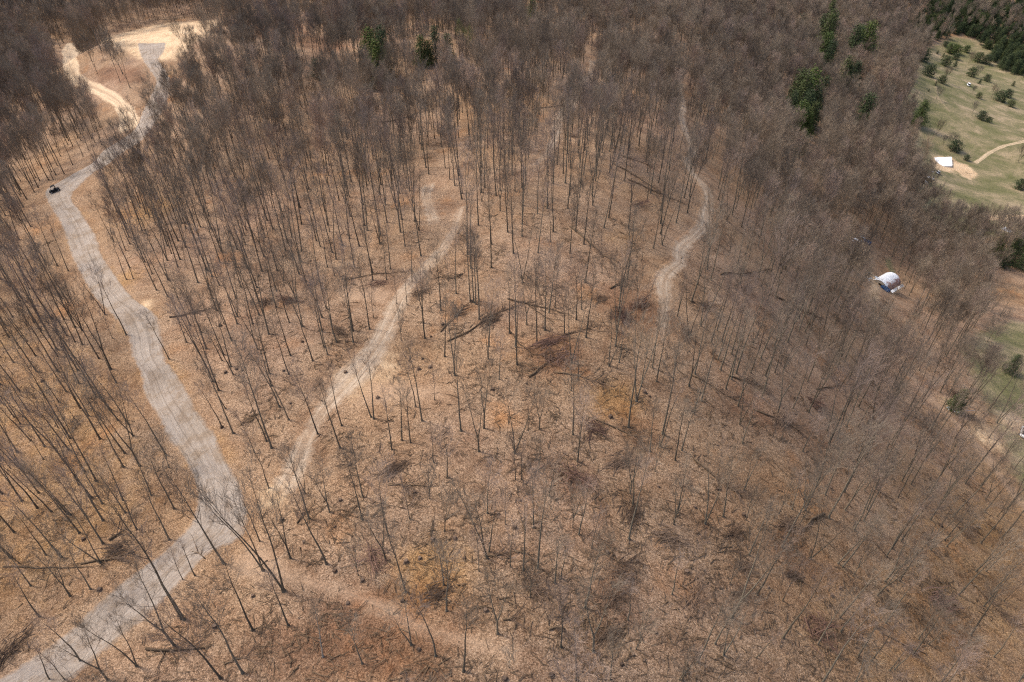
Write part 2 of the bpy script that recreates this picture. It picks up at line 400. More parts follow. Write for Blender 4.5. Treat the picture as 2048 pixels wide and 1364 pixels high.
trail('west_trail', [(860,360,2.2),(850,390,2.4),(862,425,2.4),(870,455,2)], 2.2, M_dirt, .05)

# ------------------------------------------------------------------ the ground sheet with its zones
def zone_mask(polys, soft, X, Y):
    out = np.zeros(X.shape)
    for poly, s_ in polys:
        G = np.array([[*at(*q)][:2] for q in poly]); n = len(G)
        inside = np.zeros(X.shape, bool); d = np.full(X.shape, 1e9)
        for i in range(n):
            x1, y1 = G[i]; x2, y2 = G[(i + 1) % n]
            cr = ((y1 > Y) != (y2 > Y)) & (X < (x2 - x1) * (Y - y1) / (y2 - y1 + 1e-12) + x1); inside ^= cr
            dx, dy = x2 - x1, y2 - y1; tt = np.clip(((X - x1) * dx + (Y - y1) * dy) / (dx * dx + dy * dy + 1e-9), 0, 1)
            d = np.minimum(d, np.hypot(X - x1 - tt * dx, Y - y1 - tt * dy))
        out = np.maximum(out, np.clip(.5 + np.where(inside, d, -d) / (s_ if s_ else soft), 0, 1))
    return out
def blobs(lst, X, Y):
    out = np.zeros(X.shape)
    for u, v, r_, k in lst:
        q = at(u, v); out = np.maximum(out, k * np.exp(-((X - q.x) ** 2 + (Y - q.y) ** 2) / (r_ * r_)))
    return out
CLEAR = [(128,92),(160,82),(235,70),(300,52),(345,44),(430,40),(446,50),(425,68),(385,86),(372,104),(350,120),(318,122),(286,122),(262,108),(230,96),(180,98),(150,112),(135,108)]
FIELD = [(1800,290),(1806,215),(1820,160),(1850,98),(1905,72),(1990,84),(2070,120),(2400,150),(2400,500),(2050,476),(1945,476),(1885,450),(1845,420),(1826,370),(1834,330)]
FIELD2 = [(1925,705),(1955,665),(2020,640),(2300,650),(2300,900),(2060,865),(1985,830),(1955,775)]
FIELD3 = [(1990,845),(2060,820),(2200,900),(2200,1100),(2060,1010),(2020,930)]
SLABD = [(1864,311),(1906,313),(1911,322),(1936,330),(1958,350),(1940,361),(1922,352),(1912,341),(1903,346),(1868,338)]
GP = [(FIELD, 14), (FIELD2, 7), (FIELD3, 8), ([(1768,520),(1780,512),(1792,545),(1785,556)], 3)]
RD = np.full(MX.shape, 99.0)
for q_ in ALLPATH[0][0][::2]: RD = np.minimum(RD, np.hypot(MX - q_[0], MY - q_[1]))
Zs = dict(grass=zone_mask(GP, 8, MX, MY),
          sand=np.maximum(zone_mask([(CLEAR, 8), (SLABD, 6), ([(1970,430),(2060,428),(2200,432),(2200,445),(1975,440)], 3), ([(1745,545),(1762,560),(1755,600),(1735,600)], 6)], 8, MX, MY),
              blobs([(760,735,6,.55),(700,770,6,.5),(1905,812,4,.7),(555,985,4,.6),(1975,875,5,.8),(2030,845,6,.8),(290,612,3,.7),(1060,215,8,.4)], MX, MY)),
          brush=np.maximum(zone_mask([([(430,52),(520,36),(610,48),(700,90),(660,120),(560,80),(470,70)], 14), ([(175,140),(230,128),(290,140),(300,165),(250,170),(200,160)], 8)], 8, MX, MY),
              blobs([(1280,620,9,.9),(1110,710,7,.9),(1230,600,7,.8),(870,1210,6,.7),(700,1290,9,.9),(820,1290,8,.8),(1500,810,8,.7),(1270,860,7,.6),(1640,880,8,.6),(1590,1110,6,.7),(1230,1170,6,.6),(1900,1260,9,.6),(1680,1010,9,.5),(420,1230,6,.6),(560,1290,9,.6),(960,880,6,.5),(1150,960,6,.6),(1440,1040,6,.5),(1050,1310,7,.5)], MX, MY)),
          dry=np.maximum(zone_mask([([(1520,1364),(1700,1000),(1830,760),(1960,800),(2300,1100),(2300,1600),(1520,1600)], 40), ([(-200,560),(120,600),(260,760),(330,900),(380,1000),(260,1130),(60,1260),(-300,1300)], 20)], 20, MX, MY) * .62,
              np.maximum(np.clip(1 - (RD - 2.6) / 4.0, 0, 1) * (.38 + .16 * np.sin(MX * .23 + np.sin(MY * .17) * 2) + .1 * np.sin(MY * .41)), blobs([(868,1140,6,.9),(1235,800,5,.9),(1175,590,4,.6),(300,420,10,.8),(250,560,5,.8),(1250,480,6,.5)], MX, MY))))
for o_, v_ in PATHO: zone_path(o_, v_)
nx, ny = len(GX), len(GY)
me = bpy.data.meshes.new('ground')
vs = np.stack([MX, MY, MZ], -1).reshape(-1, 3)
ii = (np.arange(ny - 1)[:, None] * nx + np.arange(nx - 1)[None]).ravel()
me.vertices.add(len(vs)); me.vertices.foreach_set('co', vs.astype(np.float32).ravel())
quads = np.stack([ii, ii + 1, ii + nx + 1, ii + nx], 1).astype(np.int32)
me.loops.add(quads.size); me.loops.foreach_set('vertex_index', quads.ravel())
me.polygons.add(len(quads)); me.polygons.foreach_set('loop_start', np.arange(0, quads.size, 4, dtype=np.int32))
me.polygons.foreach_set('use_smooth', [True] * len(quads)); me.update(calc_edges=True)
for k, val in Zs.items():
    a_ = me.attributes.new(k, 'FLOAT', 'POINT'); a_.data.foreach_set('value', val.astype(np.float32).ravel())
me.materials.append(M_ground); o = link('ground', me); o['kind'] = 'structure'

# ------------------------------------------------------------------ bare trees
def bare_tree(seed, H, crown_base, spread, stems=1, limbs=11, dens=1.0, r0=None):
    rr = random.Random(seed); T = MB(); C = MB(); r0 = r0 or H * .0084
    def jit(k): return Vector((rr.uniform(-k, k), rr.uniform(-k, k), rr.uniform(-k, k)))
    def twig(p, d, L, r):
        m = p + (d + jit(.22)).normalized() * L * .5; q = m + (d + jit(.3) + Vector((0, 0, .15))).normalized() * L * .5
        C.tube([p, m, q], [r, r * .75, 0], 3, False)
    def branch(p, d, L, r, lvl):
        n = 4 if lvl < 2 else 3; pts = [p]; rad = [r]; dd = d.normalized()
        for i in range(n):
            dd = (dd + jit(.13) + Vector((0, 0, .15 if lvl < 2 else .10))).normalized()
            pts.append(pts[-1] + dd * L / n); rad.append(r * (1 - .8 * (i + 1) / n))
        rad[-1] = .004
        C.tube(pts, rad, 4 if lvl == 0 else 3, False)
        if lvl == 0: k = int((3 + L * .8) * dens)
        elif lvl == 1: k = int((2.6 + L * 1.1) * dens)
        else: k = 3
        for j in range(k):
            t = rr.uniform(.22, 1.0) if lvl == 0 else rr.uniform(.15, 1.0)
            f = t * n; i = min(int(f), n - 1); q = pts[i].lerp(pts[i + 1], f - i); a = (pts[i + 1] - pts[i]).normalized()
            s = a.cross(jit(1)).normalized(); nd = (a * 1.0 + s * rr.uniform(.4, .85) + Vector((0, 0, .22))).normalized()
            if lvl == 0: branch(q, nd, L * rr.uniform(.4, .62), max(r * .38, .015), 1)
            elif lvl == 1: branch(q, nd, min(L * rr.uniform(.5, .8), 1.7), .011, 2)
            else: twig(q, nd, rr.uniform(.5, 1.1), .0075)
    def stem(p, d, Hs, r, cb):
        n = 9; pts = [p]; rad = [r]; dd = d.normalized()
        for i in range(n):
            dd = (dd + jit(.05) * (1 if i > 1 else .3) + Vector((0, 0, .04))).normalized()
            pts.append(pts[-1] + dd * Hs / n); rad.append(max(r * (1 - .88 * ((i + 1) / n) ** .9), .02))
        T.tube(pts, rad, 7, False)
        for j in range(limbs):
            t = cb + (1 - cb) * (j + rr.random() * .6) / limbs; t = min(t, .98)
            f = t * n; i = min(int(f), n - 1); q = pts[i].lerp(pts[i + 1], f - i); a = (pts[i + 1] - pts[i]).normalized()
            az = j * 2.4 + rr.uniform(-.5, .5); s = Vector((math.cos(az), math.sin(az), 0))
            L = spread * (1.15 - .55 * (t - cb) / (1 - cb)) * rr.uniform(.7, 1.15)
            branch(q, a * rr.uniform(.9, 1.5) + s * .8, L * 1.12, rad[i] * .5, 0)
        for j in range(3): branch(pts[-1], dd + jit(.5), spread * .5, rad[-1], 1)
        for j in range(rr.randint(0, 3)):        # a few thin dead side shoots low on the stem
            f = rr.uniform(.2, cb) * n; i = min(int(f), n - 1); az = rr.uniform(0, 6.3)
            branch(pts[i], Vector((math.cos(az), math.sin(az), .4)), rr.uniform(.8, 2.0), .03, 2)
    # root flare
    T.tube([(0, 0, -.6), (0, 0, .0), (0, 0, .5)], [r0 * 1.9, r0 * 1.55, r0 * 1.0], 7, False)
    if stems == 1: stem(Vector((0, 0, .0)), Vector((0, 0, 1)), H, r0, crown_base)
    else:
        fork = rr.choice([0.02, .22, .38]) * H; p = Vector((0, 0, 0))
        if fork > 1:
            T.tube([p, Vector((0, 0, fork * .5)), Vector((0, 0, fork + .2))], [r0 * 1.1, r0 * .95, r0 * .85], 7, False); p = Vector((0, 0, fork))
        for j in range(stems):
            az = j * 6.283 / stems + rr.uniform(-.4, .4); tl = rr.uniform(.10, .24)
            stem(p, Vector((math.cos(az) * tl, math.sin(az) * tl, 1)), (H - fork) * rr.uniform(.85, 1.0), r0 * .75, max(crown_base - fork / H * .6, .25))
    return T, C
VAR = []     # (trunk mesh, crown mesh, joined mesh, nominal height, word)
specs = [(1,18,.54,2.9,1,11,1.0,'slender'),(2,18,.46,3.6,1,12,1.0,'full-crowned'),(3,18,.62,2.5,1,10,.95,'slender'),(4,18,.54,2.9,2,7,.95,'forked'),
         (5,18,.58,2.6,1,10,1.0,'slender'),(6,18,.44,4.0,1,12,1.0,'full-crowned'),(7,18,.50,3.0,2,7,.95,'forked'),(8,18,.60,2.5,1,9,.9,'slender'),
         (9,18,.45,3.0,3,7,.9,'many-stemmed'),(10,18,.35,4.2,1,16,1.0,'wide-crowned'),
         (11,6.5,.25,1.5,1,9,.75,'sapling'),(12,6.5,.2,1.4,3,5,.7,'sapling'),
         (13,15,.50,3.6,1,14,1.35,'full-crowned'),(14,15,.46,4.0,1,15,1.3,'full-crowned'),(15,15,.54,3.3,1,13,1.35,'slender'),(16,15,.48,3.4,2,9,1.3,'forked')]
for k, (sd_, H, cb, spd, st, li, de, word) in enumerate(specs):
    T, C = bare_tree(sd_, H, cb, spd, st, li, de)
    J = MB(); J.add(T.v, T.f); J.mi = 1; J.add(C.v, C.f)
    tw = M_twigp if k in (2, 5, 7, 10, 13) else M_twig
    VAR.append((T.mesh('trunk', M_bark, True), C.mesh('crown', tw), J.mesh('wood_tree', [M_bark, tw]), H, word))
palek = len(VAR)
VAR.append((VAR[4][0].copy(), VAR[4][1].copy(), None, 18, 'pale-barked')); VAR[palek][0].materials[0] = M_pale
def uv(x0, y0, lst):
    s = 2.926; return [(x0 + a / s, y0 + b / s, x0 + c_ / s, y0 + d / s) for a, b, c_, d in lst]
HAND = []
HAND += uv(0, 898, [(1660,830,1260,20),(1540,710,1270,200),(1310,670,1030,220),(1480,1060,1290,670),(1080,1000,820,560),(1065,990,650,330),(1020,1150,720,760),(800,1270,560,930),
 (1420,1310,1150,880),(1290,1340,1000,980),(1890,1215,1845,950),(1810,410,1690,30),(1785,260,1720,10),(1700,640,1590,310),(1575,230,1480,0),(1140,740,1050,550),(1070,765,985,590),
 (1020,350,870,30),(990,530,840,180),(885,270,790,0),(990,110,930,-90),(600,320,430,40),(500,390,330,150),(415,385,180,130),(395,380,120,60),(270,620,110,370),(530,820,390,550),
 (410,860,250,600),(180,800,0,560),(230,980,50,750),(720,300,600,0),(800,470,690,240),(630,1350,400,1060),(380,1350,240,1180),(290,1350,200,1150),(1930,370,1850,100),(1520,540,1420,300),(460,210,340,-60),(470,1240,300,960)])
HAND += uv(674, 898, [(150,280,90,-40),(300,505,225,180),(425,410,390,190),(540,290,540,90),(625,795,590,550),(655,760,700,600),(880,375,880,90),(830,715,830,500),(880,640,750,230),
 (890,600,935,330),(1150,460,1150,170),(1090,710,1110,330),(1175,700,1200,220),(1015,690,1015,470),(940,1080,925,740),(1275,785,1300,490),(1310,760,1340,560),(1240,275,1290,20),
 (1180,135,1190,-30),(1045,180,1040,-30),(1080,180,1085,50),(1415,500,1475,210),(1730,340,1765,-10),(1715,260,1760,-20),(1450,930,1565,540),(1500,1185,1510,760),(1700,1000,1760,790),
 (1750,1170,1840,1000),(1400,1350,1400,1030),(1310,1160,1335,870),(740,1300,785,910),(435,1145,290,860),(125,740,80,540),(1970,440,2030,190),(1990,370,2050,90),(1860,130,1890,-20),
 (1380,460,1390,240),(1490,580,1530,370),(1600,1350,1620,1130),(1960,850,2015,640),(985,440,985,270),(300,190,280,10),(565,80,555,-50),(630,480,640,250),(2020,1350,2110,1190),(1130,870,1140,670)])
HAND += uv(1348, 898, [(290,1205,455,930),(485,850,690,520),(440,620,550,340),(420,415,490,220),(410,240,490,20),(255,150,290,-20),(765,355,755,100),(690,350,745,150),(615,375,700,190),
 (100,700,160,540),(735,440,810,320),(960,670,1170,460),(985,690,1220,410),(1050,740,1160,550),(970,985,1220,710),(975,1070,1110,870),(1075,1215,1260,940),(1155,1240,1310,1030),
 (1190,855,1450,600),(1480,555,1630,320),(1500,590,1710,350),(1585,535,1760,310),(1595,570,1790,330),(1575,295,1700,50),(1890,395,1985,295),(1765,715,2010,490),(1825,715,2060,490),
 (1850,850,2090,610),(1930,890,2060,760),(1870,1215,2060,1030),(1490,1140,1650,1030),(1260,1295,1340,1210),(1290,1290,1410,1170),(1430,1110,1570,930),(240,1140,360,890),(20,370,85,170),
 (480,1220,610,1100),(30,1350,115,1240),(1310,280,1460,20),(1000,355,1210,50),(1240,630,1410,370),(1275,580,1510,230),(960,100,1015,-10)])
HAND += uv(0, 448, [(970,1350,750,980),(990,790,860,530),(740,650,580,310),(615,530,470,220),(660,670,600,540),(680,930,550,670),(780,1240,590,920),(730,1340,470,990),(165,1095,10,860),
 (120,1170,-10,940),(470,1080,320,830),(1365,1225,1190,830),(1300,1190,1200,960),(1320,1080,1190,860),(1590,1310,1400,760),(1560,1270,1430,940),(1635,1070,1490,700),(1690,1145,1550,830),
 (1990,1310,1870,940),(1365,880,1240,630),(1310,765,1170,440),(1300,800,1200,590),(1690,880,1580,580),(1830,800,1730,470),(1860,1230,1730,880),(2000,1180,1910,890),(760,255,635,10),
 (740,325,640,80),(780,320,710,130),(1245,435,1140,110),(400,275,280,-20),(1700,770,1590,430),(1660,330,1590,80),(1350,130,1280,-80),(440,690,290,380),(1885,630,1820,280),(1950,640,1890,310),(1490,1340,1410,1130)])
HAND += uv(674, 448, [(95,690,40,290),(190,615,145,230),(215,550,190,370),(215,1140,190,780),(200,1130,85,820),(630,775,640,400),(725,1210,690,760),(505,580,475,230),(290,325,265,80),
 (800,460,780,80),(830,450,820,100),(780,455,755,60),(812,470,800,120),(1010,640,1000,300),(950,910,955,670),(885,790,895,510),(860,1195,870,820),(1185,1200,1190,950),(1040,1340,1085,890),
 (1240,520,1285,170),(1275,490,1295,290),(1400,560,1412,240),(1110,590,1112,310),(1250,105,1250,-100),(1595,830,1690,590),(1650,810,1700,550),(1590,830,1600,550),(1705,1190,1765,630),
 (1410,910,1420,690),(1370,975,1370,870),(1780,950,1825,650),(1845,840,1905,490),(1870,920,1925,570),(440,340,425,80),(1430,500,1442,270),(1830,1330,1865,1040),(1890,1300,2010,970),
 (430,1280,405,990),(380,1265,365,940),(320,1320,295,1030),(570,1030,565,840),(460,1070,425,790),(375,680,368,500),(1550,290,1555,90),(1990,540,2035,330),(545,460,540,290),(410,475,398,290),(350,470,338,310)])
HAND += uv(1348, 448, [(880,465,970,220),(950,460,1090,160),(910,480,1010,290),(585,710,710,460),(610,710,730,450),(1115,760,1240,530),(640,850,765,590),(780,920,905,630),(995,1100,1150,840),
 (965,970,1060,790),(1575,1140,1710,960),(1645,1255,1810,990),(1305,1225,1490,940),(115,1110,185,870),(395,710,445,490),(20,540,72,310),(460,700,515,490),(650,265,745,50),(320,190,355,30),
 (445,155,485,-40),(1905,540,2010,390),(1850,515,1970,370),(1820,500,1910,320),(1280,770,1410,550),(1240,540,1340,340),(1155,1270,1310,1030),(1180,890,1255,690),(590,870,655,670),(270,570,312,390)])
SPEC_VAR = {0: 3, 6: 6, 10: palek, 7: 3}
trees = []    # dict(base, h, axis, var, px)
for i, (u, v, tu, tv) in enumerate(HAND):
    b = at(u, v); r = ray(tu, tv); o_ = Vector((0, 0, CAMH))
    # closest point between the sight line of the tree top and the upright through its base
    d1 = r.normalized(); d2 = Vector((0, 0, 1)); w0 = o_ - b; B = d1.dot(d2); D = d1.dot(w0); E = d2.dot(w0); den = 1 - B * B
    t1 = (B * E - D) / den; t2 = (E - B * D) / den
    top = o_ + d1 * t1; h = max(6.5, min(t2 * 1.04, 25.0)); off = top - (b + d2 * t2)
    off.z = 0
    if off.length > h * .3: off *= h * .3 / off.length
    ax = (Vector((0, 0, h)) + off).normalized()
    if i in SPEC_VAR: var = SPEC_VAR[i]
    elif h < 8: var = rnd.choice([10, 11, 7])
    else: var = rnd.choice([0, 0, 1, 2, 2, 3, 4, 4, 5, 6, 7, 7])
    trees.append(dict(b=b, h=h, ax=ax, var=var, px=(u, v), hand=True))
trees.append(dict(b=at(1610, 1020), h=17, ax=Vector((0, 0, 1)), var=9, px=(1610, 1020), hand=True))
trees[39 + 46 + 6]['var'] = 8                              # the dark many-stemmed tree on the right slope

# densities of the wood over the ground (relative to one tree per 26 m2)
PW = [(1790,80),(1840,30),(1880,-60),(2400,-120),(2400,150),(2048,165),(1985,135),(1960,92),(1900,76),(1850,92)]
DEN = [(1024,1364,.3),(600,1364,.25),(1400,1364,.4),(1700,1364,.4),(2048,1364,.45),(250,1364,.3),(0,1364,.4),(0,1100,.9),(200,1000,.9),(500,1150,.25),(800,1150,.4),(1100,1150,.5),(1400,1100,.6),(1700,1100,.5),(1950,1100,.6),
 (0,850,1.4),(200,800,1.1),(420,820,.6),(560,860,.5),(700,900,.5),(900,950,.55),(1150,900,.55),(1400,900,.7),(1600,900,.55),(1850,950,.7),(700,700,.8),(450,700,1.0),(900,700,.65),(1100,720,.55),(1300,700,.6),(1500,720,.8),(1700,720,.7),(1900,750,1.1),
 (0,600,1.5),(60,450,1.5),(350,500,1.15),(550,550,1.0),(750,500,.85),(900,560,.7),(1100,520,.75),(1250,500,.55),(1450,550,.6),(1600,500,.9),(1850,620,1.3),
 (300,330,1.3),(550,350,1.2),(800,330,.9),(1000,300,.85),(1150,350,.9),(1350,330,.9),(1500,350,1.3),(1700,350,1.8),(0,250,1.6),(400,200,1.5),(700,200,1.4),(1000,200,1.2),(1250,200,1.3),(1500,200,1.6),(1700,200,1.8),
 (0,60,1.7),(500,60,1.2),(800,60,1.3),(1100,60,1.2),(1400,60,1.5),(1700,60,1.7)]
dp = np.array([[*at(u, v)][:2] for u, v, k in DEN]); dv = np.array([k for *_, k in DEN])
def density(x, y):
    r2 = ((dp - np.array([x, y])) ** 2).sum(1) + 60.0; w_ = 1 / r2 ** 1.6
    return float((w_ * dv).sum() / w_.sum())
cell = {}
def near(x, y, rmin):
    k = int(rmin // 4) + 1; cx, cy = int(x // 4), int(y // 4)
    for i in range(cx - k, cx + k + 1):
        for j in range(cy - k, cy + k + 1):
            for q in cell.get((i, j), ()):
                if (q[0] - x) ** 2 + (q[1] - y) ** 2 < rmin * rmin: return True
    return False
def put(x, y): cell.setdefault((int(x // 4), int(y // 4)), []).append((x, y))
for t in trees: put(t['b'].x, t['b'].y)
pc = np.concatenate([c_ for c_, w_ in ALLPATH]); pw = np.concatenate([w_ for c_, w_ in ALLPATH])
pg = {}
for (x, y), w_ in zip(pc, pw): pg.setdefault((int(x // 8), int(y // 8)), []).append((x, y, w_))
def on_path(x, y, extra=0.0):
    for i in (-1, 0, 1):
        for j in (-1, 0, 1):
            for a, b, w_ in pg.get((int(x // 8) + i, int(y // 8) + j), ()):
                if (a - x) ** 2 + (b - y) ** 2 < (w_ + extra) ** 2: return True
    return False
ROADQ = ALLPATH[0][0]
def near_road(x, y): return float(((ROADQ - np.array([x, y])) ** 2).sum(1).min()) ** .5
OPEN = [(CLEAR, 3), (FIELD, 3), (FIELD2, 2), (FIELD3, 2), ([(1725,530),(1765,500),(1800,540),(1800,600),(1750,612)], 2), ([(1820,300),(1860,300),(1860,390),(1815,370)], 2), ([(1990,540),(2100,500),(2200,640),(1990,690),(1950,640)], 2), ([(1965,425),(2300,420),(2300,500),(1990,480)], 3),
        ([(685,690),(790,690),(790,790),(690,790)], 2)]
OM = zone_mask(OPEN, 2, MX, MY)
THIN = zone_mask([(PW, 4), ([(330,60),(450,45),(440,120),(400,215),(345,260),(335,150)], 2), ([(100,100),(150,100),(180,190),(255,270),(250,320),(170,250),(110,150)], 2), ([(430,52),(520,30),(610,45),(700,90),(640,120),(560,90),(470,80)], 2), ([(150,120),(230,105),(300,135),(310,180),(270,260),(230,210),(160,165)], 2)], 2, MX, MY)
def mask_at(A, x, y):
    i = min(max(np.searchsorted(GX, x) - 1, 0), nx - 2); j = min(max(np.searchsorted(GY, y) - 1, 0), ny - 2)
    return A[j, i]
KEEP = [tuple(at(u_, v_))[:2] for u_, v_ in [(845,140),(858,142),(873,148),(890,145),(858,160),(880,165),(845,160),(925,125),(940,132),(735,165),(760,165),(1590,240),(1571,258),(1612,270),(1633,90),(1650,95),(1650,130),(1684,192),(1700,190),(1715,275),(1064,60),(1071,96),(1652,50),(1601,58),(1640,110),(1645,150),(1696,122),(1717,122),(1676,180),(1700,174),(1580,222),(1602,228),(1618,244),(1590,266),(1637,204),(1606,276),(1715,258),(1597,308),
 (1064,48),(1135,60),(1071,82),(845,128),(873,122),(896,120),(747,140),(771,148),(742,176),(636,153),(1003,92),(1790,600),(1800,620),(1775,620),(1755,610),(1775,580),(1760,590),(1785,575),(1768,605),(1750,575),(1735,484),(1708,481),(1676,490),(1836,322),(1875,350),(1855,362)]]
fill = []
YMAX = 900
rows_ = []
SP0 = 26.0
y = 25.0
cand = []
nc = 0
tot = 0
# jittered sampling: cells of 5.1 m, several tries
g0 = 3.4
yy = 20.0
while yy < YMAX:
    half = (abs(yy) * 1.02 + 55) * .92
    xx = -half
    while xx < half:
        cand.append((xx + rnd.uniform(-.5, .5) * g0, yy + rnd.uniform(-.5, .5) * g0)); xx += g0
    yy += g0
rnd.shuffle(cand)
cz = gh(np.array([c_[0] for c_ in cand]), np.array([c_[1] for c_ in cand]))
for (x, y), z in zip(cand, cz):
    u, v, d = project((x, y, z)); 
    if not (-330 < u < 2378 and -260 < v < 1640): continue
    if y < 18: continue
    if mask_at(OM, x, y) > .5: continue
    D = density(x, y) * (1.0 if d < 250 else 1.15)
    if mask_at(THIN, x, y) > .5: D *= .22
    # clumps and gaps
    D *= .62 + .85 * (.5 + .5 * math.sin(x * .11 + 2.1 * math.sin(y * .06)) * math.sin(y * .09 + 1.7 * math.sin(x * .05 + 1)))
    if rnd.random() > min(D * (1.9 if d < 190 else 1.1) * g0 * g0 / SP0, 1): continue
    if on_path(x, y, .6) or near(x, y, 2.1 if D > .8 else 2.9): continue
    nr = near_road(x, y)
    if nr < (5.2 if d < 150 else 7.5): continue
    if d > 105 and on_path(x, y, 2.0) and rnd.random() < .75: continue
    if x < -45 and y > 120 and any(on_path(x * (1 + e_ / d), y * (1 + e_ / d), 1.2) for e_ in (4, 7, 10, 13, 16, 19)) and rnd.random() < .88: continue
    if d > 105 and (on_path(x * (1 + 9 / d), y * (1 + 9 / d), .4) or on_path(x * (1 + 5 / d), y * (1 + 5 / d), .4)) and rnd.random() < .75: continue
    if any(((x - a_) * b_ - (y - b_) * a_) ** 2 / (a_ * a_ + b_ * b_) / 34 + (((x - a_) * a_ + (y - b_) * b_) / math.hypot(a_, b_) + 9) ** 2 / 260 < 1 for a_, b_ in KEEP): continue
    sap = rnd.random() < (.13 if d < 180 else .06)
    h = rnd.uniform(4, 8.5) if sap else max(9, min(21.5, rnd.gauss(15.2, 2.6)))
    if d < 130 and not sap: h *= .88
    var = rnd.choice([10, 11]) if sap else rnd.choice([0, 1, 2, 3, 4, 5, 6, 7, 1, 5])
    if d > 135 and not sap and rnd.random() < min(1, (d - 135) / 60): var = rnd.choice([12, 12, 13, 14, 14, 15]); h = max(8.5, min(18, rnd.gauss(12.6, 2.2)))
    put(x, y)
    ax = Vector((rnd.gauss(0, .035), rnd.gauss(0, .035), 1)).normalized()
    fill.append(dict(b=Vector((x, y, z)), h=h, ax=ax, var=var, px=(u, v), hand=False, d=d))
def rotq(ax, spin):
    return ax.to_track_quat('Z', 'Y').to_matrix().to_3x3() @ Matrix.Rotation(spin, 3, 'Z')
# the 300 largest in view as individuals
for t in trees: t['d'] = project(t['b'])[2]
def inview(t):
    u, v = t['px']; tu, tv, _ = project(t['b'] + t['ax'] * t['h'])
    return (0 < u < 2048 and 0 < v < 1364) or (20 < tu < 2028 and 20 < tv < 1364)
cands = [t for t in trees + fill if inview(t) and not (t['var'] in (10, 11) and not t['hand'])]
cands.sort(key=lambda t: -(t['h'] / t['d']) * (1.5 if t['hand'] and t['d'] < 150 else 1.0))
NIND = 300
ind = cands[:NIND]; ids = set(id(t) for t in ind)
rest = [t for t in trees + fill if id(t) not in ids]

# ------------------------------------------------------------------ landmarks for the labels
LM = [(1095,690,'the big reddish brush pile'),(1250,640,'the flattened reddish brush patch'),(575,600,'the dark brush pile left of centre'),(740,740,'the pale skid trail clearing'),
 (612,880,'the lower skid trail'),(470,1050,'the gravel road junction'),(300,1170,'the foot of the gravel road'),(120,1310,'the road leaving at lower left'),(385,930,'the road above the junction'),
 (335,800,'the ragged middle of the gravel road'),(290,690,'the wide bend of the gravel road'),(190,560,'the narrow upper road'),(120,400,'the hairpin with the small vehicle'),
 (140,1035,'the mossy clump of trunks at left'),(60,900,'the left frame edge'),(330,1130,'the fallen tree left of the road'),(760,1222,'the faint lower trail'),(865,1140,'the orange leaf patch'),
 (990,1270,'the crossed logs near the bottom'),(1065,1190,'the bottom brush heap'),(1240,1150,'the brown fallen crown at the bottom'),(1395,1210,'the tangled brush at lower right'),(1500,1080,'the speckled bare slope'),
 (1610,1020,'the dark many-stemmed tree'),(1620,1045,'the thick mossy log'),(1630,1260,'the red-brown brush at lower right'),(1930,1070,'the small brush heap at right'),(1990,1200,'the long branch heap at lower right'),
 (1960,940,'the two-rut valley track'),(1850,790,'the upper valley track'),(1770,560,'the arched metal shed'),(1650,760,'the brushy slope below the shed'),(1500,780,'the long brush line at right'),
 (1340,590,'the foot of the winding trail'),(1370,500,'the bend of the winding trail'),(1410,400,'the upper winding trail'),(1490,550,'the hooked fallen branch'),(1260,860,'the brown brush by the orange leaves'),
 (1240,800,'the golden leaf patch'),(1200,500,'the long slanting fallen trunk'),(945,650,'the long log across the centre'),(850,560,'the upper skid trail'),(930,590,'the tight dark clump of trunks'),
 (990,840,'the burnt looking stump'),(880,1000,'the dark twig heap at centre left'),(800,820,'the bare skidder landing'),(1170,950,'the grey brush under the slope'),(700,590,'the grey side trail'),
 (1490,930,'the ragged log line at right'),(1800,900,'the slope above the valley track'),(1060,1010,'the tree with the dark stump pair'),(650,1090,'the bare slope right of the junction'),(1800,1200,'the lower right slope'),
 (450,640,'the wood right of the road bend'),(480,760,'the wood right of the middle road'),(60,1150,'the lower left wood'),(200,880,'the wood left of the middle road'),(880,1330,'the bottom frame edge at centre'),
 (1130,620,'the forked log on bare litter'),(1420,1310,'the bottom frame edge at right'),(700,1010,'the twiggy slope left of centre'),(1330,1000,'the litter slope right of centre')]
ORD = ['nearest', 'second nearest', 'third nearest', 'fourth nearest', 'fifth nearest', 'sixth nearest', 'seventh nearest', 'eighth nearest', 'ninth nearest', 'tenth nearest', 'eleventh nearest', 'twelfth nearest', 'thirteenth nearest']
def relabel(items, noun):
    """items: (px, adjective) -> one label each, told apart by the nearest landmark, side and rank"""
    buckets = {}
    for i, (px, adj) in enumerate(items):
        best = min(LM, key=lambda l: (l[0] - px[0]) ** 2 + (l[1] - px[1]) ** 2)
        dx, dy = px[0] - best[0], px[1] - best[1]
        side = ('right of' if dx > 0 else 'left of') if abs(dx) > abs(dy) else ('in front of' if dy > 0 else 'behind')
        buckets.setdefault((best[2], side), []).append((dx * dx + dy * dy, i))
    out = [None] * len(items)
    for (ph, side), lst in buckets.items():
        lst.sort()
        for k, (_, i) in enumerate(lst):
            out[i] = f"{items[i][1]} {noun}, {ORD[min(k, 12)]} {side} {ph}"
    return out
def adj_of(t):
    if t['var'] == palek: return 'pale'
    s = 'tall' if t['h'] > 17 else ('short' if t['h'] < 11 else '')
    wd = VAR[t['var']][4]
    lean = math.degrees(math.acos(max(-1, min(1, t['ax'].z))))
    if lean > 9: wd = 'leaning ' + wd
    return (s + ' ' + wd).strip().replace('sapling', 'slender')
lab = relabel([(t['px'], adj_of(t)) for t in ind], 'bare tree')
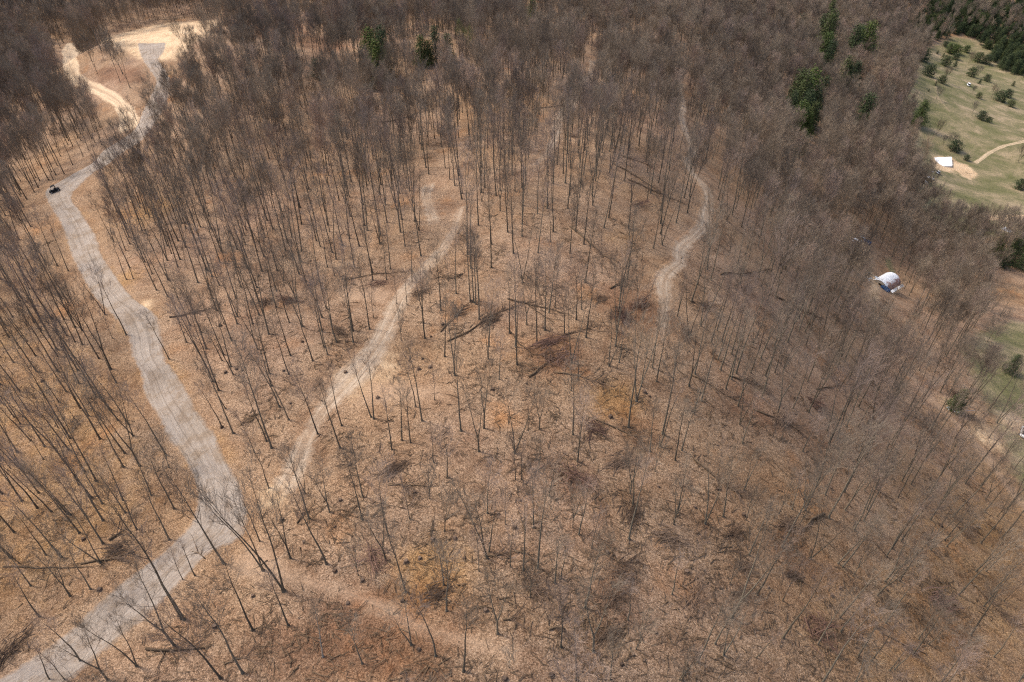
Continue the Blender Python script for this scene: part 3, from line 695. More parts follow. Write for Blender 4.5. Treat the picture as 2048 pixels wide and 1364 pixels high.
for t, lb in zip(ind, lab):
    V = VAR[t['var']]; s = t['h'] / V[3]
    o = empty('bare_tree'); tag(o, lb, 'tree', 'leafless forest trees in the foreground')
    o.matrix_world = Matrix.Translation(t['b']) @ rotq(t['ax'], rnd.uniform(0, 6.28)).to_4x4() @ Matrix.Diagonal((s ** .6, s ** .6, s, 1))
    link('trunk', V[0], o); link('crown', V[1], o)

def scatter(name, protos, pts, label, cat):
    """one mass of plants: points carrying spin, size and variant, with the plant shapes set on them"""
    me = bpy.data.meshes.new(name); me.from_pydata([tuple(p['b']) for p in pts], [], [])
    a_ = me.attributes.new('rot', 'FLOAT_VECTOR', 'POINT'); a_.data.foreach_set('vector', np.array([p['rot'] for p in pts], np.float32).ravel())
    a_ = me.attributes.new('siz', 'FLOAT_VECTOR', 'POINT'); a_.data.foreach_set('vector', np.array([p['siz'] for p in pts], np.float32).ravel())
    a_ = me.attributes.new('var', 'INT', 'POINT'); a_.data.foreach_set('value', np.array([p['var'] for p in pts], np.int32))
    o = link(name, me); tag(o, label, cat, kind='stuff')
    ng = bpy.data.node_groups.new(name + '_nodes', 'GeometryNodeTree')
    ng.interface.new_socket('Geometry', in_out='INPUT', socket_type='NodeSocketGeometry'); ng.interface.new_socket('Geometry', in_out='OUTPUT', socket_type='NodeSocketGeometry')
    N = ng.nodes; gi = N.new('NodeGroupInput'); go = N.new('NodeGroupOutput'); jn = N.new('GeometryNodeJoinGeometry')
    def at_(nm, ty):
        q = N.new('GeometryNodeInputNamedAttribute'); q.data_type = ty; q.inputs[0].default_value = nm
        return [s_ for s_ in q.outputs if s_.enabled and s_.name == 'Attribute'][0]
    vr = at_('var', 'INT'); rt = at_('rot', 'FLOAT_VECTOR'); sz = at_('siz', 'FLOAT_VECTOR')
    for k, meh in enumerate(protos):
        po = bpy.data.objects.new(name + '_shape', meh)
        oi = N.new('GeometryNodeObjectInfo'); oi.inputs['Object'].default_value = po; oi.inputs['As Instance'].default_value = True
        cm = N.new('FunctionNodeCompare'); cm.data_type = 'INT'; cm.operation = 'EQUAL'
        ins = [s_ for s_ in cm.inputs if s_.enabled]; ng.links.new(vr, ins[0]); ins[1].default_value = k
        ip = N.new('GeometryNodeInstanceOnPoints'); m2p = N.new('GeometryNodeMeshToPoints')
        ng.links.new(gi.outputs[0], m2p.inputs['Mesh']); ng.links.new(m2p.outputs[0], ip.inputs['Points'])
        ng.links.new(cm.outputs[0], ip.inputs['Selection']); ng.links.new(oi.outputs['Geometry'], ip.inputs['Instance'])
        ng.links.new(rt, ip.inputs['Rotation']); ng.links.new(sz, ip.inputs['Scale']); ng.links.new(ip.outputs[0], jn.inputs[0])
    ng.links.new(jn.outputs[0], go.inputs[0])
    md = o.modifiers.new('spread', 'NODES'); md.node_group = ng
    return o
pts = []
for t in rest:
    if t['var'] == palek: t['var'] = 4
    e = rotq(t['ax'], rnd.uniform(0, 6.28)).to_euler(); s = t['h'] / VAR[t['var']][3]
    pts.append(dict(b=t['b'], rot=tuple(e), siz=(s ** .6, s ** .6, s), var=t['var']))
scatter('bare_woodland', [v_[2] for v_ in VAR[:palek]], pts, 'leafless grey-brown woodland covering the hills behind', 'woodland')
print('TREES', len(trees), len(fill), len(ind), len(pts), 'tris', sum(len(v_[2].polygons) for v_ in VAR[:12]))

# ------------------------------------------------------------------ evergreens
def evergreen(seed, H, W, shape, n, leaf):
    rr = random.Random(seed); T = MB(); C = MB()
    T.tube([(0, 0, -.4), (0, 0, H * .5), (rr.uniform(-.1, .1), rr.uniform(-.1, .1), H * .97)], [H * .018 + .04, H * .012 + .02, .015], 6, False)
    z = H * (.06 if shape != 'tall' else .16); k = 0
    while z < H * .98:
        f = z / H
        if shape == 'cone' or shape == 'tall': wr = W * (1 - f) ** .75 * (.9 + .1 * math.sin(f * 9))
        else: wr = W * math.sqrt(max(0, 1 - (2 * f - .85) ** 2 * .72)) * .95
        nb = max(4, int(7 * wr / W + 3))
        for b in range(nb):
            az = b * 6.283 / nb + k * .8 + rr.uniform(-.3, .3); L = wr * rr.uniform(.55, 1.15)
            dr = rr.uniform(-.15, .35); d = Vector((math.cos(az), math.sin(az), dr)).normalized(); p0 = Vector((0, 0, z))
            T.tube([p0, p0 + d * L * .8], [.03, .008], 3, False)
            m = int(n * 1.5 * (L / W + .15) / nb)
            for q in range(m):
                t = rr.uniform(.15, 1.0) ** .7; sp = .16 + .26 * (1 - t) + .1
                c = p0 + d * L * t + Vector((rr.gauss(0, sp), rr.gauss(0, sp), rr.gauss(0, sp * .5) - .1 * t * t)) * (W / 2.2) ** .6
                a = Vector((rr.gauss(0, 1), rr.gauss(0, 1), rr.gauss(0, .6))).normalized() * leaf * rr.uniform(.6, 1.3)
                e = (a.cross(Vector((rr.gauss(0, 1), rr.gauss(0, 1), rr.gauss(0, 1))))).normalized() * leaf * .45
                C.add([tuple(c - a * .6), tuple(c + e), tuple(c + a), tuple(c - e)], [(0, 1, 2, 3)])
        z += max(H * .035, .28) * rr.uniform(.8, 1.2) * (1 + .4 * (H / 12)); k += 1
    return T, C
EV = []
for sd_, H, W, sh, n, lf in [(31,12,3.0,'tall',230,.20),(32,12,3.5,'tall',250,.20),(33,10,3.4,'cone',230,.20),(34,4,1.5,'cone',80,.17),(35,3.2,1.7,'round',110,.16),(36,11,4.2,'cone',260,.21)]:
    T, C = evergreen(sd_, H, W, sh, n, lf); J = MB(); J.add(T.v, T.f); J.mi = 1; J.add(C.v, C.f)
    EV.append((T.mesh('trunk', M_bark), C.mesh('crown', M_pine), J.mesh('evergreen', [M_bark, M_pine]), H, C.mesh('crown', M_ever2)))
def ever(u, v, hpx, var, label, name='evergreen_tree', cat='evergreen tree', group='evergreens standing among the bare trees', bright=False, wide=1.0):
    b = at(u, v + hpx * (.58 if name == 'evergreen_tree' else .42)); d = project(b)[2]
    h = hpx * d / F / .95 * ((1.9 if u < 1200 else 1.62) if name == 'evergreen_tree' else 1.05); V = EV[var]; s = h / V[3]
    o = empty(name, b, rnd.uniform(0, 6.28)); o.scale = (s * wide, s * wide, s); tag(o, label, cat, group)
    link('trunk', V[0], o); link('crown', V[4] if bright else V[1], o); return o
for a in [(1652,38,34,0,'slim dark evergreen topmost of the column in the upper right wood'),(1601,51,20,3,'small dark evergreen left of the evergreen column'),(1640,88,56,1,'tall ragged evergreen in the middle of the upper column'),
          (1645,133,46,0,'dark evergreen at the foot of the upper column'),(1696,103,46,2,'left half of the big round evergreen clump'),(1717,103,50,5,'right half of the big round evergreen clump'),
          (1676,163,44,1,'pointed evergreen below the big round clump'),(1700,160,34,2,'smaller evergreen touching the pointed one below the round clump'),
          (1580,200,58,0,'tall narrow evergreen at the left of the main dark grove'),(1602,205,60,5,'broadest evergreen in the main dark grove'),(1618,225,46,1,'evergreen on the right flank of the main dark grove'),
          (1590,250,44,5,'lower evergreen of the main dark grove'),(1637,190,36,2,'dark evergreen right of the main grove top'),(1606,262,34,1,'lowest bright evergreen in the main dark grove'),
          (1715,240,50,2,'lone shaggy evergreen between grove and field'),(1597,295,34,1,'shaded evergreen below the main dark grove'),
          (1571,232,46,1,'leftmost lower evergreen of the main dark grove'),(1590,212,62,0,'tallest pointed evergreen inside the main dark grove'),(1612,248,44,0,'evergreen at the lower right heart of the main grove'),(1599,235,50,1,'central evergreen of the main dark grove'),
          (1633,70,34,1,'evergreen on the left side of the upper column'),(1650,70,40,0,'evergreen on the right side of the upper column'),(1640,112,40,5,'wide evergreen low in the upper column'),(1706,92,36,0,'pointed top of the big round evergreen clump'),
          (1684,172,36,0,'dark evergreen just below the pointed one'),(760,140,40,5,'low bushy evergreen between the upper left pair'),(858,118,26,2,'evergreen joining the centre trio at its left'),
          (1833,234,32,5,'round evergreen at the field edge'),(1064,38,26,5,'yellow-green evergreen near the top centre'),(1135,53,16,3,'tiny evergreen right of the top centre one'),(1071,72,26,3,'narrow evergreen below the top centre one'),
          (845,116,30,5,'leftmost evergreen of the centre trio'),(873,106,38,0,'dark middle evergreen of the centre trio'),(896,108,28,2,'rightmost evergreen of the centre trio'),(747,122,44,5,'left evergreen of the pair at upper left centre'),
          (771,128,50,1,'right pointed evergreen of the pair at upper left centre'),(742,165,26,2,'dull low evergreen below the upper left pair'),(636,145,20,3,'faint small evergreen far left of the pair'),(1003,84,16,3,'small yellowish evergreen between the trio and top centre'),
          (2018,728,28,2,'green bush-like evergreen beside the right meadow'),(1908,800,34,2,'dark evergreen beside the upper valley track'),
          (1990,492,30,5,'dark evergreen left of the cluster at right edge'),(2012,505,34,2,'middle evergreen of the cluster at right edge'),(2035,485,38,5,'upper evergreen of the cluster at right edge'),(2000,520,24,3,'lower small evergreen of the cluster at right edge'),(2038,520,28,2,'lower right evergreen of the cluster at right edge'),
          (1946,436,26,2,'dark evergreen at the lower tip of the field'),(1964,446,16,3,'small evergreen by the dirt lane end')]:
    ever(*a, wide=1.22, bright=a[3] == 5 or 'yellow' in a[4] or 'bright' in a[4])
M_bud = leafmat('budding_twigs', (.125, .135, .055), (.21, .215, .095))
for u_, v_, h_, k_, mt_, lb in [(925,108,13,12,'bud','pale yellow-green budding tree right of the centre evergreen trio'),(940,116,12,13,'bud','second budding tree beside the pale yellow-green one'),(735,150,12,13,'bud','grey-green budding tree left of the upper left evergreen pair'),
        (778,165,12,12,'bud','budding tree at the foot of the upper left evergreen pair'),(905,165,13,4,'pale','white-stemmed birch below the centre evergreen trio'),(893,158,12,6,'pale','second white-stemmed birch below the centre trio'),(1727,205,11,6,'pale','bleached white tree in the wood between grove and field'),(1640,50,10,12,'bud','faint green tree beside the upper evergreen column')]:
    V = VAR[k_]; b = at(u_, v_ + 20); o = empty('budding_tree' if mt_ == 'bud' else 'birch_tree', b, rnd.uniform(0, 6)); s_ = h_ / V[3]; o.scale = (s_, s_, s_); tag(o, lb, 'tree', 'pale and budding trees in the far wood')
    for nm, me_, m_ in (('trunk', V[0], M_pale), ('crown', V[1], M_bud if mt_ == 'bud' else M_pale)):
        me2 = me_.copy(); me2.materials[0] = m_; link(nm, me2, o)
# bushes of the field
BUSH = MB(); BUSHV = []
for sd_ in (51, 52):
    T, C = bare_tree(sd_, 4.0, .08, 1.9, 3, 7, .8); BUSHV.append((T.mesh('stems', M_bark), C.mesh('twigs', M_bush)))
FB = [(1842,112,22,4,'g','dull green clump at the upper left edge of the field'),(1856,143,20,4,'g','bushy evergreen below the upper left clump'),(1890,124,18,4,'g','rounded evergreen bush left of the field centre'),
      (1889,154,24,2,'b','bare brown thicket beside the field path'),(1882,160,14,4,'g','evergreen bush on the left of the brown thicket'),(1909,129,12,3,'g','olive bush right of the rounded bush'),(1910,114,11,4,'g','small bush under the bright green row'),
      (1899,99,16,4,'G','left bush of the bright green row'),(1911,101,16,4,'G','right bush of the bright green row'),(1931,99,12,4,'G','bright bush just right of the green row'),(1886,111,7,3,'g','tiny bush above the rounded evergreen bush'),
      (1890,89,9,4,'g','little bush at the top of the field'),(1874,105,6,3,'g','tiny bush beside the field path top'),(1937,120,18,2,'b','wide grey thicket above the white van'),(1954,116,16,4,'g','green bush right of the grey thicket'),
      (1971,120,16,4,'g','dark bush before the pine wood'),(1942,146,16,4,'g','green bush above the white van'),(1955,146,16,2,'b','bare bush right of the white van top'),(1958,164,9,3,'g','small dark bush right of the white van'),
      (1972,157,12,4,'g','bush at the lower edge of the pine wood'),(1945,182,12,2,'b','bare bush just below the white van'),(1956,192,10,4,'g','round bush below the white van'),(1982,187,20,2,'b','large bare thicket right of the round bush'),
      (1997,194,18,4,'g','big evergreen bush in the right thicket'),(2014,188,14,4,'g','evergreen bush at the right of the thicket'),(2006,201,9,3,'g','little bush under the right thicket'),(2020,208,12,4,'g','leaning oval bush below the right thicket'),
      (2025,168,9,3,'g','small bush beside the pine wood at right'),(1870,168,8,3,'g','small bush on the field path'),(1857,181,5,3,'g','tiny dark bush left of the field path'),(1944,218,18,2,'b','grey bush left of the mid-field evergreens'),
      (1961,232,15,4,'g','dark evergreen bush in the middle of the field'),(1976,240,10,4,'g','right mate of the mid-field evergreen bush'),(1908,293,20,4,'g','evergreen bush above the white slab'),(1898,285,24,2,'b','bare bush above the white slab'),
      (1932,316,10,4,'g','olive bush right of the white slab'),(2039,370,20,4,'g','dark bush cut by the right frame edge'),(2036,312,30,2,'b','bare grey tree at the right frame edge'),(1872,260,24,2,'b','bare tree at the left side of the field'),
      (1872,190,20,2,'b','lone small tree with a low trunk in the field'),(1886,282,14,2,'b','thin bare tree left of the slab bush'),(2028,128,14,4,'g','bush under the pine wood at far right')]
for u, v, hp, var, kind, lb in FB:
    if kind == 'b':
        b = at(u, v + hp * .42); d = project(b)[2]; s = hp * d / F / 4.0; V = BUSHV[hp % 2]
        o = empty('bare_bush', b, rnd.uniform(0, 6.28)); o.scale = (s * 1.3, s * 1.3, s); tag(o, lb, 'bush', 'bushes of the valley field')
        link('stems', V[0], o); link('twigs', V[1], o)
    else: ever(u, v, hp * 1.05, var, lb, 'evergreen_bush', 'bush', 'bushes of the valley field', bright=kind == 'G', wide=1.25)
# pine wood in the upper right corner
PWm = zone_mask([(PW, 4)], 4, MX, MY); pts = []
for yy in np.arange(380, 880, 5.2):
    for xx in np.arange(180, 760, 5.2):
        x = xx + rnd.uniform(-2.4, 2.4); y = yy + rnd.uniform(-2.4, 2.4)
        if mask_at(PWm, x, y) < .5 or rnd.random() < .12: continue
        z = float(gh(x, y)); u, v, d = project((x, y, z))
        if not (1700 < u < 2400 and -260 < v < 300): continue
        var = rnd.choice([0, 1, 2, 2, 3, 3]); h = rnd.uniform(5, 12)
        s = h / EV[[0, 1, 2, 5][var]][3]; pts.append(dict(b=(x, y, z), rot=(0, 0, rnd.uniform(0, 6.28)), siz=(s * 1.35, s * 1.35, s), var=var))
scatter('pine_wood', [EV[k][2] for k in (0, 1, 2, 5)], pts, 'dark evergreen wood filling the upper right corner beyond the field', 'woodland')

# ------------------------------------------------------------------ slash: logs, brush piles, stumps, sticks
def gpt(x, y, up=0.0): return Vector((x, y, float(gh(x, y)) + up))
def fallen(poly, r, label, mat=None, branchy=14, name='fallen_log'):
    r *= .78; branchy = int(branchy * 1.5)
    P = [at(*q) for q in poly]; o0 = P[0]; rr = random.Random(int(poly[0][0] * 7 + poly[0][1])); rv = []; pl = []
    for i in range(len(P) - 1):
        n = max(2, int((P[i + 1] - P[i]).length / 1.5))
        for k in range(n): q = P[i].lerp(P[i + 1], k / n); pl.append(q)
    pl.append(P[-1]); n = len(pl); pts_ = []
    for k, q in enumerate(pl):
        g_ = gpt(q.x + rr.gauss(0, .10), q.y + rr.gauss(0, .10), 0); g_.z += r * .8 + .12 * math.sin(k * .9) ** 2; pts_.append(g_ - o0); rv.append(r * (1 - .7 * k / (n - 1)))
    root = empty(name, o0); tag(root, label, 'fallen tree', 'fallen trunks on the logged slope')
    T = MB(); T.tube(pts_, rv, 7); T.build('trunk', mat or M_log, root, True)
    if branchy:
        B = MB()
        for k in range(branchy):
            t = rr.uniform(.35, 1.0); i = min(int(t * (n - 1)), n - 2); q = pts_[i].lerp(pts_[i + 1], rr.random())
            a = (pts_[i + 1] - pts_[i]).normalized(); sd2 = Vector((-a.y, a.x, 0)) * rr.choice((-1, 1))
            d = (a * rr.uniform(.5, 1.2) + sd2 * rr.uniform(.3, 1.0) + Vector((0, 0, rr.uniform(.0, .45)))).normalized(); L = rr.uniform(1.0, 3.6)
            e = q + d * L; m = q + d * L * .5 + Vector((rr.gauss(0, .12), rr.gauss(0, .12), rr.gauss(0, .1)))
            B.tube([q, m, e], [.05, .032, 0], 4, False)
            for z_ in range(5):
                p2 = q.lerp(e, rr.uniform(.3, 1)); d2 = (d + Vector((rr.gauss(0, .6), rr.gauss(0, .6), rr.gauss(0, .3)))).normalized()
                B.tube([p2, p2 + d2 * rr.uniform(.4, 1.3)], [.02, 0], 3, False)
        B.build('branches', M_brush, root)
    return root
def Z(x0, y0, *pts): return [(x0 + a / 2.926, y0 + b / 2.926) for a, b in pts]
for poly, r, lb, br in [
    (Z(674,448,(640,690),(790,622),(930,520),(1150,448)), .18, 'long curved log across the middle of the logged slope', 16),
    (Z(674,448,(1000,440),(1150,480),(1310,522)), .20, 'dark log crossing the end of the long curved log', 10),
    (Z(674,448,(1370,20),(1560,190),(1655,236)), .24, 'long fallen trunk slanting down beside the winding trail', 16),
    (Z(674,448,(1125,900),(1180,850),(1270,775)), .24, 'pale log leading into the big reddish brush pile', 8),
    (Z(674,448,(1265,870),(1410,890),(1575,938)), .18, 'low log below the big reddish brush pile', 14),
    (Z(674,448,(1310,655),(1480,612)), .16, 'thin log above the big reddish brush pile', 8),
    (Z(674,448,(1460,1125),(1680,1215),(1790,1275)), .15, 'long thin log right of the orange leaf patch', 10),
    (Z(674,448,(1000,610),(1060,700),(1150,765),(1240,772)), .13, 'bent pole curving towards the reddish brush pile', 6),
    (Z(674,448,(1130,480),(1280,585)), .10, 'thin pole on the bare pale litter', 3),
    (Z(674,448,(1600,380),(1690,335)), .2, 'short log above the flattened reddish brush', 8),
    (Z(674,448,(70,325),(250,290),(420,280)), .12, 'thin log behind the grey side trail', 6),
    (Z(1348,448,(100,880),(230,960),(360,1035)), .2, 'slim trunk lying at the left of the long brush line', 14),
    (Z(1348,448,(315,885),(420,925),(530,965)), .2, 'brushy fallen top at the right slope centre', 22),
    (Z(1348,448,(600,430),(740,500),(865,555)), .2, 'fallen trunk below the arched metal shed slope', 18),
    (Z(1348,448,(270,295),(400,292),(560,265)), .18, 'hooked fallen branch right of the winding trail', 14),
    (Z(1348,448,(1020,760),(1130,880),(1185,895)), .14, 'crooked fallen branch above the valley track', 8),
    (Z(1348,448,(830,965),(960,945),(955,905)), .14, 'dark twisted limb on the right slope', 12),
    (Z(1348,448,(470,1090),(600,1140),(740,1210)), .16, 'half buried trunk in the lower right brush', 14),
    (Z(674,898,(300,208),(410,215),(525,216)), .12, 'level thin log at the centre left', 8),
    (Z(674,898,(950,870),(1045,868)), .12, 'short level log near the bottom stub tree', 0),
    (Z(674,898,(965,1000),(1045,985)), .22, 'short fat log beside the bottom stub tree', 5),
    (Z(674,898,(1225,1045),(1335,1065)), .22, 'dark cut log near the bottom centre', 4),
    (Z(674,898,(1040,600),(1130,630)), .15, 'short log above the bottom brush heap', 2),
    (Z(674,898,(1310,1140),(1420,1240),(1550,1360)), .10, 'thin pole slanting out of the bottom of the frame', 3),
    (Z(674,898,(860,635),(990,620)), .13, 'small log beside the leaning trio of trunks', 4),
    (Z(674,898,(1580,560),(1640,660),(1770,665)), .12, 'v-shaped dead limb on the lower slope', 8),
    (Z(1348,898,(110,60),(220,150),(300,215),(400,290)), .2, 'ragged broken trunk at the upper left of the right slope', 16),
    (Z(1348,898,(872,378),(800,420),(735,505)), .34, 'thick mossy log below the dark many-stemmed tree', 4),
    (Z(1348,898,(1720,755),(1830,870),(1970,1025)), .2, 'long branchy trunk near the lower right corner', 20),
    (Z(1348,898,(1170,540),(1245,640)), .16, 'short steep log on the lower right slope', 4),
    (Z(1348,898,(980,690),(1060,800)), .12, 'thin log under the leaning right trees', 5),
    (Z(1348,898,(1190,1065),(1400,1180)), .12, 'thin trunk near the bottom right dirt streak', 6),
    (Z(1348,898,(250,605),(370,598)), .09, 'thin level pole on the pink litter', 2),
    (Z(0,898,(480,668),(640,645),(790,600)), .2, 'branchy fallen tree left of the road junction', 14),
    (Z(0,898,(20,690),(300,695),(620,690)), .13, 'long straight pole in the lower left wood', 5),
    (Z(0,898,(850,1178),(1000,1178),(1195,1165)), .22, 'fallen trunk at the foot of the road tree', 8),
    (Z(0,898,(965,1190),(925,1310)), .10, 'pale stick leading down from the road trunk', 1),
    (Z(0,898,(1310,1255),(1450,1212)), .12, 'short dead limb right of the road trunk', 4),
    (Z(0,898,(640,525),(725,490)), .24, 'short dark log left of the junction', 3),
    (Z(0,898,(1200,640),(1120,600)), .10, 'little stick on the far road edge', 2),
    (Z(0,898,(1735,440),(1790,370)), .14, 'dark stub log right of the junction', 4),
    (Z(674,0,(1140,645),(1230,630),(1330,620)), .22, 'fallen trunk behind the ridge trail bend', 8),
    (Z(674,0,(270,722),(400,690),(520,650)), .2, 'distant fallen trunk in the upper middle wood', 10),
    (Z(674,0,(1620,960),(1760,1040),(1900,1135)), .24, 'upper trunk of the windfall beside the winding trail', 16),
    (Z(674,0,(1700,1050),(1850,1120),(2040,1200)), .22, 'lower trunk of the windfall beside the winding trail', 14),
    (Z(674,0,(1650,910),(1850,980)), .18, 'short trunk above the trailside windfall', 10),
    (Z(674,448,(610,630),(680,560),(745,480)), .16, 'leaning dead top left of the long curved log', 16),
    (Z(674,448,(740,290),(650,330)), .12, 'thin stick bundle by the upper skid trail', 8),
    (Z(0,448,(1000,545),(1130,525),(1260,490)), .2, 'brushy fallen tree right of the road bend', 16)]:
    fallen(poly, r, lb, None, br)
def brush(seed, n, R_, h, fan=0):
    rr = random.Random(seed); A = MB()
    for k in range(n):
        az = rr.uniform(0, 6.283) if not fan else rr.gauss(0, .5) + (math.pi if rr.random() < .2 else 0)
        rad = R_ * rr.random() ** .7 * .6; ca, sa = math.cos(az), math.sin(az)
        c = Vector((rr.gauss(0, R_ * .33), rr.gauss(0, R_ * (.33 if not fan else .22)), max(.05, h * rr.random() * math.exp(-rad / R_))))
        d = Vector((ca, sa, rr.uniform(-.15, .45))).normalized(); L = rr.uniform(.5, 1.0) * R_ * rr.uniform(.4, 1.2)
        p0 = c - d * L * .4; p1 = c + d * L * .2 + Vector((rr.gauss(0, .1), rr.gauss(0, .1), rr.gauss(0, .08))); p2 = c + d * L * .6 + Vector((rr.gauss(0, .2), rr.gauss(0, .2), rr.gauss(0, .12)))
        for q in (p0, p1, p2): q.z = max(q.z, .03)
        r = rr.choice([.02, .03, .045, .07]); A.tube([p0, p1, p2], [r, r * .8, 0], 3, False)
        for j in range(2):
            q = p1.lerp(p2, rr.random()); e = q + (d + Vector((rr.gauss(0, .6), rr.gauss(0, .6), rr.gauss(0, .3)))).normalized() * L * .3; e.z = max(e.z, .03)
            A.tube([q, e], [.011, 0], 3, False)
    return A
BR = [[brush(61 + k, 85, 3.0, 1.1, k % 2).mesh('brush_pile', m) for k in range(3)] for m in (M_brush, M_redb)]
for x0, y0, X, Y, s, red, lb in [
    (674,448,1250,690,1.35,1,'big reddish brush pile in the middle of the slope'),(674,448,1300,790,1.3,1,'spread twiggy edge below the big reddish pile'),(674,448,1660,540,1.5,1,'flattened reddish brush beside the winding trail'),
    (674,448,1760,480,1.2,1,'reddish brush between the patch and the trail'),(0,448,1680,450,1.5,1,'dark tangled brush pile left of centre'),(0,448,1560,460,1.0,0,'small brush heap left of the dark tangled one'),
    (674,448,500,400,1.0,0,'dark twig heap right of the side trail'),(674,448,240,352,.9,1,'small reddish heap behind the side trail'),(674,448,20,630,.9,0,'brown twigs left of the skid trail'),(674,448,1500,1200,1.1,1,'brown brush below the orange leaf patch'),
    (674,448,1540,440,.9,0,'twigs beside the short upper log'),(674,898,1160,830,1.1,0,'upright dark brush heap near the bottom centre'),(674,898,1650,730,1.2,0,'brown fallen crown on the lower slope'),(674,898,1640,860,1.1,0,'second brown crown just below the brown fallen crown'),
    (674,898,1720,370,1.1,0,'grey twig fan on the upper lower slope'),(674,898,1400,170,1.3,1,'purplish brush under the central slope trees'),(674,898,600,840,1.0,0,'scattered twigs at the bottom left of centre'),(674,898,350,110,1.0,0,'dark twig ball at the centre left'),
    (674,898,230,640,1.2,1,'reddish sapling brush above the lower trail'),(674,898,1570,1100,1.2,0,'grey brush bundle at the bottom edge slope'),(674,898,1930,520,1.2,0,'streaky brush bundle left of the speckled slope'),(674,898,1640,80,1.1,0,'brown brush at the top of the lower slope'),
    (1348,898,110,880,1.3,0,'very dark brush pile at the lower middle right'),(1348,898,820,1050,1.3,1,'red-brown brush pile in the lower right'),(1348,898,1710,510,1.1,0,'dark starry brush heap near the right edge'),(1348,898,370,860,.9,0,'upright twig bunch right of the very dark pile'),
    (1348,898,1560,900,1.5,1,'large low reddish brush at the lower right'),(1348,898,680,740,.9,0,'small feathery brush between leaning trees'),(1348,898,400,690,1.0,0,'brown twig streak on the pink litter'),(1348,898,340,500,1.1,0,'curved twig drift on the upper right slope'),
    (1348,898,640,450,1.0,0,'twig drift left of the mossy log'),(1348,448,60,640,1.2,0,'dark brush where the trail foot fades'),(1348,448,880,860,1.3,0,'twisted brush crown on the right slope'),(1348,448,820,1060,1.2,1,'reddish brush below the twisted crown'),
    (1348,448,420,390,1.3,0,'grey brush right of the trail foot'),(1348,448,180,480,1.0,0,'grey sticks under the trail bend'),(1348,448,600,1160,1.3,0,'mossy brush at the end of the brush line'),(1348,448,1640,1000,1.4,0,'round brushy thicket by the valley track'),
    (674,0,1770,1200,1.3,1,'dark red windfall brush above the slope'),(674,0,1380,800,1.2,0,'twig heap below the ridge trail'),(0,0,1250,185,2.0,0,'dark root pile at the hilltop clearing edge'),(0,0,1290,195,1.7,0,'right end of the dark root pile at the clearing'),
    (674,448,900,560,1.1,0,'broken branches under the long curved log'),(0,448,440,1170,1.0,0,'dark twigs in the left wood'),(0,898,60,1190,1.2,0,'brush pile at the lower left frame corner'),(0,898,690,590,1.0,0,'twigs on the log left of the junction')]:
    b = at(x0 + X / 2.926, y0 + Y / 2.926); b.z -= .02
    o = link('brush_pile', BR[red][rnd.randrange(3)]); o.location = b; o.rotation_euler = (0, 0, rnd.uniform(0, 6.28)); o.scale = (s * rnd.uniform(.7, 1.25), s * rnd.uniform(.5, .9), s * rnd.uniform(.45, .8))
    tag(o, lb, 'brush pile', 'brush piles left by the logging')
def stump(seed):
    rr = random.Random(seed); A = MB(); n = 10; prof = [(-.3, .52), (.0, .42), (.16, .30), (.42, .26)]; vs = []; fs = []
    for z, r in prof:
        for k in range(n): q = r * (1 + .18 * math.sin(k * 1.9 + seed) * (1 if z < .2 else .3)); vs.append((q * math.cos(k * .628), q * math.sin(k * .628), z + (.06 * math.sin(k) if z > .4 else 0)))
    for i in range(3):
        for k in range(n): fs.append((i * n + k, i * n + (k + 1) % n, (i + 1) * n + (k + 1) % n, (i + 1) * n + k))
    fs.append(tuple(3 * n + k for k in range(n))); A.add(vs, fs)
    for k in range(14):
        az = rr.uniform(0, 6.28); A.tube([(.2 * math.cos(az), .2 * math.sin(az), .1), (.6 * math.cos(az), .7 * math.sin(az), rr.uniform(.05, .7))], [.015, 0], 3, False)
    return A.mesh('stump', M_brush)
ST = [stump(k) for k in range(3)]
STP = Z(674,898,(405,660),(485,640),(745,640),(1070,300),(940,380),(65,905),(1880,220),(1665,1260),(1865,1075),(1730,1205),(455,255),(690,525),(1580,605),(385,890),(980,1345),(1255,1325),(150,770),(870,945),(1090,590),(20,300),(75,95),(1040,460),(2045,720),(1795,1240),(560,530),(1275,295),(480,1175)) \
   + Z(1348,898,(70,720),(550,810),(915,230),(1120,790),(1245,825),(910,915),(1185,1045),(1090,1100),(1785,460),(1795,545),(1665,460),(1560,450),(120,340),(875,380),(270,815),(1515,120),(255,235),(405,385),(920,855),(970,815)) \
   + Z(674,448,(500,790),(545,840),(480,850),(910,970),(550,660),(1210,608),(790,455),(1110,935),(1800,985),(60,685),(50,870),(620,590),(240,1020),(1830,1010),(1600,1130)) \
   + Z(0,448,(1320,870),(1385,850),(1290,595),(1770,690),(1660,860),(250,920),(1700,1050),(1300,1190),(1940,700),(2030,690)) \
   + Z(0,898,(1480,860),(1650,415),(1260,1040),(910,1030),(1960,455),(1890,640),(585,825),(1780,545),(1960,715),(710,570),(490,530))
slab_ = relabel([(p_, rnd.choice(['small dark', 'low weathered'])) for p_ in STP], 'stump')
for p_, lb in zip(STP, slab_):
    o = link('stump', rnd.choice(ST)); o.location = at(*p_); o.rotation_euler = (0, 0, rnd.uniform(0, 6.28)); s = rnd.uniform(.45, .9); o.scale = (s, s, s); tag(o, lb, 'stump', 'stumps on the logged slope')
